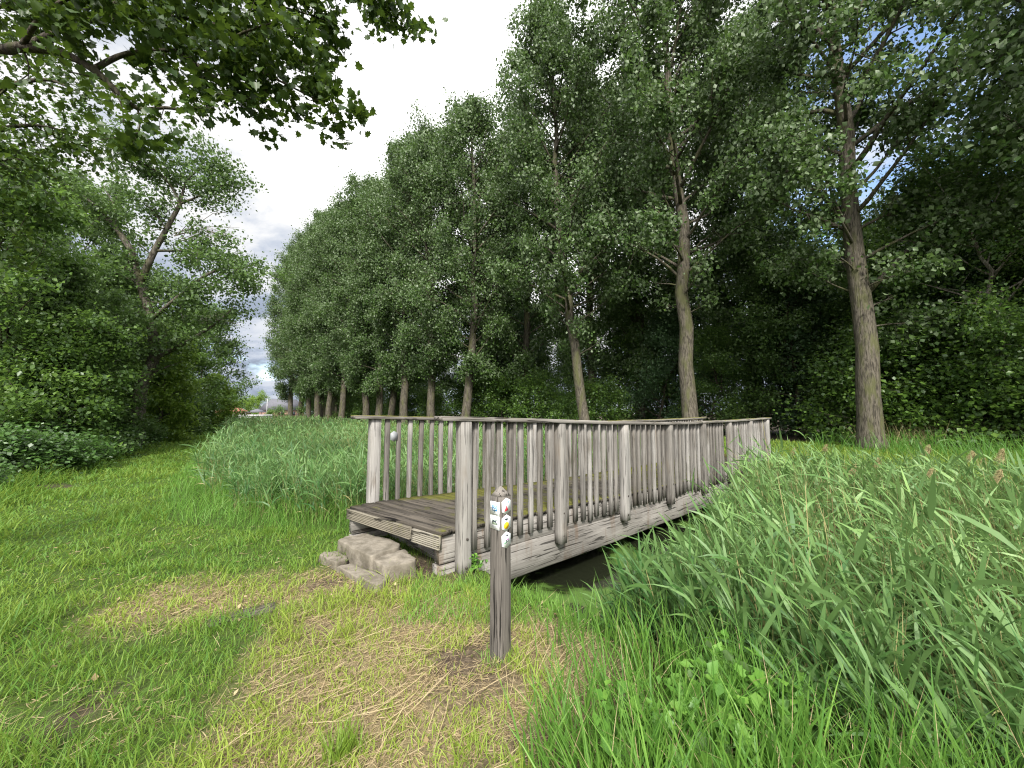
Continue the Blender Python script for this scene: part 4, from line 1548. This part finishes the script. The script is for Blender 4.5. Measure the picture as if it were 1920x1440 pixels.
def low_by_bridge(x, y):
    """the bed is cut and thin beside the bridge, so that its beam and the water below stay open to the bank"""
    d = np.hypot(x, y)
    dx, dy = x / d, y / d
    den = dx * BRL.x + dy * BRL.y
    k = (R0.x * BRL.x + R0.y * BRL.y) / np.where(np.abs(den) < 1e-3, 1e-3, den)
    v = (dx * k - R0.x) * BRT.x + (dy * k - R0.y) * BRT.y
    zb = np.interp(v, (0, 3.2, 4.6, 6.0, 7.2, 9), (-.30, -.30, -.28, -.2, -.05, .12))
    c1 = CAMZ - (CAMZ - zb) * d / np.maximum(k, .1)
    c2 = CAMZ - (CAMZ + .56) * d / np.maximum(k * np.interp(v, (0, 2.6, 3.6), (.90, .93, 1.1)), .1)
    c = np.where(v < 3.6, np.minimum(c1, c2), c1)
    return np.where((v > -.1) & (v < 9) & (k > 0) & (d < k), c, 9.0)


def build_reeds():
    rng = np.random.default_rng(950)
    bt, bs = Batch(), Batch()
    wind = np.array([-.30, .02, 0])
    # right of the bridge
    x, y, r = polar(rng, 9500, 1.6, 18, 1.15, -5, 66)
    t, s = ts(x, y)
    u = (x - R0.x) * BRL.x + (y - R0.y) * BRL.y         # distance to the bridge side (negative: right of it)
    v = (x - R0.x) * BRT.x + (y - R0.y) * BRT.y
    gap = np.interp(v, (-1, 0, 1.5, 3.5, 5.5, 7.5), (1.1, 1.2, 1.35, 1.15, .5, .1))
    keep = (t > 2.35 + .5 * fbm(s, t, 7)) & (t < 12.2) & (u < -gap - .25 * fbm(s * 2, t * 2, 9)) & (rng.uniform(0, 1, len(x)) < .35 + .9 * sstep(.3, .6, fbm(x * .8, y * .8, 77)))
    x, y, r, t, v = x[keep], y[keep], r[keep], t[keep], v[keep]
    z = np.maximum(ground_z(x, y), -.62)
    top = .42 + .28 * sstep(3, 8, t) + .5 * (fbm(x * .6, y * .6, 15) - .5) + rng.normal(0, .13, len(x)) + .38 * (rng.uniform(0, 1, len(x)) < .07) - .25 * sstep(3.2, 2.4, t)
    top = top - .25 * sstep(6, 9, v) * sstep(8, 5, r * 0 + 6)
    cap = low_by_bridge(x, y) + rng.normal(0, .06, len(x)) + .25 * (rng.uniform(0, 1, len(x)) < .05)
    h = np.minimum(np.maximum(.35, top - z), cap - z - np.interp(v, (3, 5.5, 7.5), (.40, .30, .15)))
    ok = h > .22
    x, y, r, t, v, z, h = (q[ok] for q in (x, y, r, t, v, z, h))
    near = r < 5.5
    for m, far, nl in ((near, 1.0, 8), (~near, 1.45, 6)):
        reed_plants(rng, x[m], y[m], z[m], h[m], wind, nl, .029 if far == 1.0 else .024, .38, far, bt, bs, .38)
    # last year's dead canes, upright and pale
    k = rng.choice(len(x), min(450, len(x)), replace=False)
    for j in range(2):
        D = unit(np.stack([rng.normal(-.10, .12, len(k)), rng.normal(0, .12, len(k)), np.ones(len(k))], -1))
        S = np.stack([np.full(len(k), 1.0 - j), np.full(len(k), float(j)), np.zeros(len(k))], -1)
        V, q, tr, ti = ribbons(np.stack([x[k], y[k], z[k]], -1), D, h[k] * rng.uniform(.7, 1.2, len(k)), .007, np.zeros((len(k), 3)), S, ((0, 1), (.5, .9), (.9, .7)), rng.uniform(.7, 1, len(k)))
        bs.add(V, [q, tr], ti)
    print('reeds right', len(x))
    # left of the bridge, along the ditch
    x, y, r = polar(rng, 26000, 5.2, 75, 1.35, -60, 15)
    t, s = ts(x, y)
    u = (x - R0.x) * BRL.x + (y - R0.y) * BRL.y
    keep = (t > edge(s) + .15 + .7 * fbm(s * 1.2, t * 1.2, 8)) & (t < 11.6) & (u > 2.15 + .3 * fbm(s * 2, t * 2, 19)) & (s < 74)
    x, y, r, t = x[keep], y[keep], r[keep], t[keep]
    z = np.maximum(ground_z(x, y), -.62)
    top = .55 + .35 * sstep(6, 16, r) + .22 * sstep(16, 40, r) + .6 * (fbm(x * .45, y * .45, 16) - .5) + rng.normal(0, .12, len(x)) + .3 * (rng.uniform(0, 1, len(x)) < .04)
    h = np.maximum(.4, top - z)
    far = np.maximum(1, r / 8)
    for lo, hi, nl in ((0, 9, 8), (9, 16, 6), (16, 30, 5), (30, 99, 4)):
        m = (r >= lo) & (r < hi)
        reed_plants(rng, x[m], y[m], z[m], h[m], np.array([-.22, .05, 0]), nl, .022, .36, float(np.mean(far[m])) ** .75, bt, bs, .20)
    print('reeds left', len(x))
    tag(bt.build('reeds', M_REED), kind='stuff')
    tag(bs.build('reed_canes', M_REEDD), kind='stuff')

    # tall bright grass of the near bank
    bt = Batch()
    x, y, r = polar(rng, 42000, .9, 9, 1.0, -20, 66)
    t, s = ts(x, y)
    e = edge(s)
    u = (x - R0.x) * BRL.x + (y - R0.y) * BRL.y
    keep = (t > e + .12 * rng.normal(size=len(x))) & (t < 4.2) & (u < -.12) & (rng.uniform(0, 1, len(x)) < np.interp(s, (-6, 1.5, 2.4, 3.4), (.9, .9, .5, .30))) & (sstep(.36, .60, fbm(x * 3.2, y * 3.2, 81)) + .05 > rng.uniform(0, 1, len(x)))
    x, y, r, s, t = x[keep], y[keep], r[keep], s[keep], t[keep]
    n = len(x)
    cl = fbm(x * 2.2, y * 2.2, 82)
    Lm = np.interp(s, (-4, 1.2, 2.0, 3.4), (.62, .55, .36, .26)) * (.55 + .95 * cl) * np.interp(t, (1, 2, 3.5), (.75, 1.0, 1.15))
    Lm = np.clip(np.minimum(Lm, low_by_bridge(x, y) - ground_z(x, y) + .05), .06, 9)
    bt.add(*blades(rng, x, y, ground_z(x, y) - .01, Lm * rng.uniform(.55, 1.25, n), rng.uniform(.005, .0125, n), .20, .40, np.clip(.35 + .4 * (cl - .5) + rng.normal(0, .22, n), 0, 1), (-.06, 0, 0),
                   ((0, .6), (.25, 1.0), (.5, .9), (.75, .55))))
    k = rng.choice(n, n // 9, replace=False)
    bd = Batch()
    bd.add(*blades(rng, x[k], y[k], ground_z(x[k], y[k]) - .01, Lm[k] * rng.uniform(.5, 1.25, len(k)), .004, .35, .5, rng.uniform(.1, .9, len(k)), (-.06, 0, 0)))
    tag(bd.build('dry_grass_stalks', M_STRAW), kind='stuff')
    print('tall', n)
    # soft tall grass fringe between the path and the reeds on the left
    x, y, r = polar(rng, 70000, 4.2, 45, 1.5, -60, 6)
    t, s = ts(x, y)
    d = t - edge(s)
    u = (x - R0.x) * BRL.x + (y - R0.y) * BRL.y
    keep = (d > -.15 + .3 * (fbm(s * 2, t * 2, 83) - .5)) & (d < 1.5) & (s > 5.4) & (u > 2.0)
    x, y, r, d = x[keep], y[keep], r[keep], d[keep]
    n = len(x)
    bt.add(*blades(rng, x, y, ground_z(x, y) - .01, np.interp(d, (-.2, .2, 1.2), (.16, .42, .7)) * rng.uniform(.5, 1.2, n), .007 * np.maximum(1, r / 6), .3, .55, np.clip(rng.normal(.45, .22, n), 0, 1), (.08, -.03, 0)))
    # grasses round the foot of the post and bridge
    a_ = rng.uniform(0, 6.28, 150)
    x, y = SX + np.cos(a_) * rng.uniform(.065, .14, 150), SY + np.sin(a_) * rng.uniform(.065, .14, 150)
    bt.add(*blades(rng, x, y, ground_z(x, y) - .01, rng.uniform(.03, .11, 150), .0045, .4, .6, np.clip(rng.normal(.8, .2, 150), 0, 1)))
    x, y = rng.uniform(-.9, .5, 1500), rng.uniform(3.0, 3.75, 1500)
    bt.add(*blades(rng, x, y, ground_z(x, y) - .01, rng.uniform(.06, .2, len(x)), .006, .3, .5, np.clip(rng.normal(.7, .2, len(x)), 0, 1)))
    # rough grass under the far trees
    x, y, r = polar(rng, 8000, 12, 34, 1.2, 38, 66)
    t, s = ts(x, y)
    keep = (t > 16) & (t < 24) & (fbm(x * .6, y * .6, 84) > .45)
    x, y, r = x[keep], y[keep], r[keep]
    n = len(x)
    bt.add(*blades(rng, x, y, ground_z(x, y) - .01, rng.uniform(.3, 1.1, n), .018, .25, .4, np.clip(rng.normal(.08, .12, n), 0, 1), (-.1, 0, 0)))
    tag(bt.build('tall_grass', M_TALL), kind='stuff')

    # patch of dry pale reeds by the far wood
    bt = Batch()
    c = P(1800, 815, 16.0)
    n = 2600
    x, y = c.x + rng.normal(0, 1.5, n), c.y + rng.normal(0, .5, n)
    bt.add(*blades(rng, x, y, ground_z(x, y) - .01, rng.uniform(.7, 1.5, n), .016, .22, .35, rng.uniform(0, 1, n), (-.1, 0, 0)))
    c = G(1420, 905, .1)
    x, y = c.x + rng.normal(.1, .5, 900), c.y + rng.normal(0, .5, 900)
    bt.add(*blades(rng, x, y, ground_z(x, y) - .01, rng.uniform(.15, .45, 900), .010, .5, .6, rng.uniform(0, .6, 900)))
    tag(bt.build('dry_reed_patch', M_PLUME), kind='stuff')


build_reeds()


def build_plumes():
    """old reed canes with feathery heads that stand above the bed"""
    pg = 'dry plumed reed canes above the reed bed'
    rng = np.random.default_rng(77)
    first = None
    for i, (px, py, d) in enumerate(((1745, 838, 7.2), (1828, 848, 7.0), (1884, 846, 6.4), (1650, 862, 7.4), (1880, 885, 5.4), (1552, 836, 9.5), (1848, 862, 7.8), (1752, 882, 6.0), (1606, 875, 7.0), (1492, 842, 11))):
        top = P(px, py, d)
        zb = -.6
        x = top.x + .12
        root = thing('plumed_reed', 'old straw coloured reed cane with a drooping brown plume rising above the green reeds', 'reed', (x, top.y, zb), 0, pg)
        H = top.z - zb
        mb = MB(i)
        mb.tube([(0, 0, 0), (-.02, 0, H * .5), (-.12, 0, H)], [.005, .004, .0025], 5)
        mb.build('cane', M_REEDD, root)
        n = 280
        f = rng.uniform(0, 1, n)
        B = np.stack([-.12 + .02 * f - .02, np.zeros(n), H - .16 * (1 - f) + .03], -1)
        D = unit(np.stack([rng.normal(-.8, .35, n), rng.normal(0, .3, n), rng.normal(.4, .4, n)], -1))
        S = unit(np.cross(D, rng.normal(size=(n, 3))))
        V, q, tr, ti = ribbons(B, D, .14 * (1.1 - .6 * f), .006, np.array([-.1, 0, -.55]) * np.ones((n, 1)), S, tint=rng.uniform(0, 1, n))
        mk('plume', V, [q, tr], M_PLUME, root, tint=ti)


build_plumes()


def leafy_plant(name, label, seed, loc, H, R, n, size, mat=M_NET, group=None, shape='rhomb', flat=.9, stems=7):
    """soft stems from one root with broad leaves in pairs"""
    rng = np.random.default_rng(seed)
    mb = MB(seed)
    cl = []
    for k in range(stems):
        a = rng.uniform(0, 6.28)
        rr = R * math.sqrt(rng.uniform(0, 1))
        h = H * rng.uniform(.55, 1.0)
        e = Vector((math.cos(a) * rr, math.sin(a) * rr, h))
        mid = e * .5 + Vector((0, 0, .1 * h))
        mb.tube([(e.x * .25, e.y * .25, -.02), mid, e], [.004, .0035, .002], 5)
        for f in (.35, .55, .7, .85, 1.0):
            p = mid.lerp(e, f * 2 - 1) if f > .5 else Vector((e.x * .25, e.y * .25, 0)).lerp(mid, f * 2)
            cl.append(tuple(p))
    root = thing(name, label, 'plant', loc, 0, group)
    mb.build('stem', M_TALL, root)
    cl = np.array(cl)
    idx = rng.integers(0, len(cl), n)
    C = cl[idx] + rng.normal(0, .012, (n, 3))
    V, F, t = leaves(rng, C, size * (1.15 - .4 * (C[:, 2] / H)), .1, flat, shape, .34)
    mk('foliage', V, F, mat, root, tint=t)
    return root


def build_plants():
    pg = 'broad leaved plants in the near bank grass'
    lab = 'soft bright green leafy plant growing among the tall bank grass'
    rg = random.Random(3)
    k = 0
    for px, py, z, H, R in ((1350, 1330, .0, .30, .22), (1290, 1390, .0, .26, .20), (1420, 1345, -.05, .32, .22), (1300, 1310, 0, .24, .18), (1250, 1425, 0, .2, .16), (1180, 1415, 0, .22, .16), (1230, 1370, 0, .28, .18), (1390, 1290, 0, .36, .22), (1450, 1400, 0, .34, .22), (1500, 1300, -.2, .42, .28),
                            (1620, 1210, -.4, .55, .3), (1560, 1150, -.4, .5, .3), (1440, 1200, -.3, .45, .26), (1720, 1330, -.3, .5, .3), (1830, 1260, -.4, .6, .3), (1880, 1380, -.2, .5, .3), (1340, 1180, -.3, .42, .24)):
        p = G(px, py, z + .12)
        leafy_plant('broad_leaf_plant', lab, 600 + k, (p.x, p.y, gz(p.x, p.y)), H + .05, R * 1.15, 70, .085, M_NET, pg, 'oak' if k % 3 == 1 else 'rhomb')
        k += 1
    for px, py, H, R, l in ((890, 1068, .17, .12, 'small nettle clump at the foot of the nearest bridge post'), (1085, 1120, .30, .20, 'nettle clump on the water edge under the bridge side'), (1140, 1095, .42, .22, 'taller nettle clump between the dark water and the reeds')):
        p = G(px, py, 0 if px < 900 else -.25)
        leafy_plant('nettle_clump', l, 640 + px, (p.x, p.y, gz(p.x, p.y)), H, R, 110, .06, M_NET if px < 900 else M_BRAM)
    hl = 'dark green herb clump in the tall grass beside the railing with the grey marker plate'
    for k, (px, py) in enumerate(((560, 925), (610, 915), (650, 905), (585, 890), (520, 935))):
        p = G(px, py, .12)
        leafy_plant('broad_leaf_herb', hl, 760 + k, (p.x, p.y, gz(p.x, p.y)), .5, .36, 170, .085, M_BRAM, 'herb clumps left of the bridge', 'rhomb', stems=10)
    p = G(640, 1420, 0)
    rng = np.random.default_rng(9)
    bt = Batch()
    n = 130
    x, y = p.x + rng.normal(0, .045, n), p.y + rng.normal(0, .04, n)
    bt.add(*blades(rng, x, y, ground_z(x, y) - .01, rng.uniform(.10, .20, n), .006, .35, .35, np.full(n, .9)))
    o = bt.build('grass_tuft', M_LIME)
    tag(o, 'vivid yellow green grass tuft standing out in the trampled ground', 'grass tuft')
    # yellow-topped plant at the edge, and green clumps in front of the far lawn
    for i, (px, py, d, H, R, m) in enumerate(((1600, 900, 8.2, 1.05, .35, M_LIME), (1660, 900, 9.0, 1.0, .4, M_NET))):
        q = P(px, py, d)
        leafy_plant('bank_herb', ('yellow green herb clump rising from the reeds in front of the thickest poplar', 'green herb clump with small leaves beside the yellow green one in the reeds')[i], 700 + i, (q.x, q.y, -.6), q.z + .6 + .35, R, 260, .075, m, stems=14)
    # half buried flat board in the grass
    c = G(455, 1153, .01)
    mb = MB(55)
    mb.board((-.22, 0, .0), (.22, .02, .012), (0, 1, 0), (0, 0, 1), .15, .035, 8, .006, .008)
    o = mb.build('buried_board', M_DECK)
    o.location, o.rotation_euler = (c.x, c.y, gz(c.x, c.y) - .004), (.03, .02, .55)
    tag(o, 'dark flat board lying half buried in the worn grass', 'board')


build_plants()

# ------------------------------------------------------------------ far end of the ditch: houses, road bridge, pole, trees
def box_mb(mb, x0, x1, y0, y1, z0, z1):
    mb.board(((x0 + x1) / 2, y0, (z0 + z1) / 2), ((x0 + x1) / 2, y1, (z0 + z1) / 2), (1, 0, 0), (0, 0, 1), x1 - x0, z1 - z0, 2, 0, .01)


def prism(mb, prof, y0, y1):
    k = len(prof)
    V = [(a, y0, b) for a, b in prof] + [(a, y1, b) for a, b in prof]
    F = [[i, (i + 1) % k, (i + 1) % k + k, i + k] for i in range(k)] + [list(range(k))[::-1], [k + i for i in range(k)]]
    mb.add(V, F, np.asarray(V))


def build_far():
    M_BRICK = plain('pink_brick', (.40, .24, .19), .9, .25, 3)
    M_ROOF = plain('grey_roof_tiles', (.11, .11, .13), .8, .2, 3)
    M_ROOFR = plain('red_roof_tiles', (.36, .15, .10), .8, .25, 3)
    M_CONC = plain('pale_concrete', (.42, .42, .43), .8, .2, 2)
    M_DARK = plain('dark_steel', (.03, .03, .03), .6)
    M_WIN = plain('window_glass', (.05, .06, .07), .15, spec=.6)
    rz = math.atan2(DD[1], DD[0]) - math.pi / 2

    def site(px, d):
        p = P(px, 775, d)
        return (p.x, p.y, gz(p.x, p.y) - .1)
    # grey-roofed brick house
    h = thing('brick_house', 'brick house with a large plain grey pitched roof at the end of the ditch', 'house', site(529, 126), rz + .45)
    w = MB(1)
    prism(w, [(-5, 0), (5, 0), (5, 2.6), (-5, 2.6)], -4, 4)
    w.build('wall', M_BRICK, h)
    g = MB(2)
    V = [(-5.4, -4.4, 2.5), (5.4, -4.4, 2.5), (5.4, 4.4, 2.5), (-5.4, 4.4, 2.5), (-3.6, 0, 6.2), (4.9, 0, 6.2)]
    g.add(V, [[0, 1, 5, 4], [2, 3, 4, 5], [1, 2, 5], [3, 0, 4], [3, 2, 1, 0]], V)
    g.build('roof', M_ROOF, h)
    for x in (-2.5, 1.2, 3.6):
        f = MB(3)
        box_mb(f, x - .5, x + .5, -4.06, -4.0, .9, 2.1)
        f.build('window', M_WIN, h)
    # red-roofed house
    h = thing('red_roof_house', 'low house with a hipped red tiled roof beyond the path end', 'house', site(434, 135), rz + .3)
    w = MB(1)
    prism(w, [(-4.6, 0), (4.6, 0), (4.6, 2.0), (-4.6, 2.0)], -4, 4)
    w.build('wall', M_BRICK, h)
    g = MB(2)
    V = [(-5.4, -4.6, 1.9), (5.4, -4.6, 1.9), (5.4, 4.6, 1.9), (-5.4, 4.6, 1.9), (-1.2, 0, 3.9), (1.2, 0, 3.9)]
    g.add(V, [[0, 1, 5, 4], [2, 3, 4, 5], [1, 2, 5], [3, 0, 4], [3, 2, 1, 0]], V)
    g.build('roof', M_ROOFR, h)
    f = MB(3)
    box_mb(f, -2.2, -1.2, -4.06, -4.0, .7, 1.6)
    f.build('window', M_WIN, h)
    # small hipped pavilion
    h = thing('pavilion', 'small open pavilion with a pointed grey roof between the two houses', 'pavilion', site(482, 118), rz + .3)
    g = MB(2)
    V = [(-2.6, -2.6, 1.75), (2.6, -2.6, 1.75), (2.6, 2.6, 1.75), (-2.6, 2.6, 1.75), (0, 0, 2.9)]
    g.add(V, [[0, 1, 4], [1, 2, 4], [2, 3, 4], [3, 0, 4], [3, 2, 1, 0]], V)
    g.build('roof', M_ROOF, h)
    for sx in (-2.2, 2.2):
        for sy in (-2.2, 2.2):
            q = MB(3)
            q.tube([(sx, sy, -.1), (sx, sy, 1.78)], [.09, .09], 8)
            q.build('post', M_CONC, h)
    # road bridge across the ditch
    h = thing('road_bridge', 'low pale concrete bridge over the far end of the ditch, dark underneath', 'bridge', site(477, 80), rz + .1)
    q = MB(4)
    box_mb(q, -4.2, 3.2, -1.2, 1.2, .55, .95)
    q.build('deck_slab', M_CONC, h)
    q = MB(5)
    box_mb(q, -4.0, 3.0, -1.26, -1.1, .95, 1.42)
    q.build('parapet', M_CONC, h)
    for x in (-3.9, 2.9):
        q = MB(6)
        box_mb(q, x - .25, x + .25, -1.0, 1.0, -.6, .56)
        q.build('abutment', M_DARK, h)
    # pole and wires
    p0 = site(500, 112)
    h = thing('utility_pole', 'thin pale pole in front of the grey roofed house', 'pole', p0)
    q = MB(7)
    q.tube([(0, 0, 0), (0, 0, 5.7)], [.11, .08], 8)
    q.build('shaft', M_CONC, h)
    q = MB(8)
    q.tube([(-.6, 0, 5.5), (.6, 0, 5.5)], [.04, .04], 6)
    q.build('cross_arm', M_CONC, h)
    e = P(300, 750, 120)
    q = MB(9)
    for dz in (0, -.28):
        a = Vector((p0[0], p0[1], p0[2] + 5.58 + dz))
        b = Vector((e.x, e.y, p0[2] + 5.9 + dz))
        q.tube([(a.lerp(b, i / 10) - Vector((0, 0, .25 * math.sin(math.pi * i / 10)))) - a for i in range(11)], [.018] * 11, 4)
    o = q.build('power_line', M_DARK)
    o.location = (p0[0], p0[1], p0[2] + 5.58)
    tag(o, 'pair of thin power lines strung across the low sky from the pale pole', 'power line')
    # clipped bushes and trees beyond
    for i, (px, d, H, R, n, m, nm, l) in enumerate(((507, 95, 1.5, 1.0, 2500, M_UND, 'clipped_bush', 'small dark clipped bush beside the concrete bridge'), (523, 100, 1.7, 2.0, 4000, M_LEFT, 'hedge_bush', 'rounded green bush in front of the grey roofed house'),
                                                  (462, 175, 5.0, 5.0, 9000, M_LIME, 'far_tree', 'yellow green tree low behind the houses'), (487, 185, 6.5, 5.5, 9000, M_LIME, 'far_tree', 'taller pale tree behind the pavilion roof'),
                                                  (430, 190, 4.5, 5.0, 9000, M_LIME, 'far_tree', 'pale tree behind the red roofed house'), (600, 150, 9.0, 5.0, 9000, M_LEFT, 'far_tree', 'green tree beyond the end of the poplar row'))):
        p = P(px, 775, d)
        make_tree(nm, l, 'tree' if 'tree' in nm else 'bush', 800 + i, (p.x, p.y, gz(p.x, p.y) - .1), H, .1, .2, dome(R), 26, n, .35 if d > 120 else .16, .55 if d > 120 else .22, m, M_BARKD, elev=(0, 70), flat=.6, subs=4)


build_far()
print('objects', len(SC.objects))
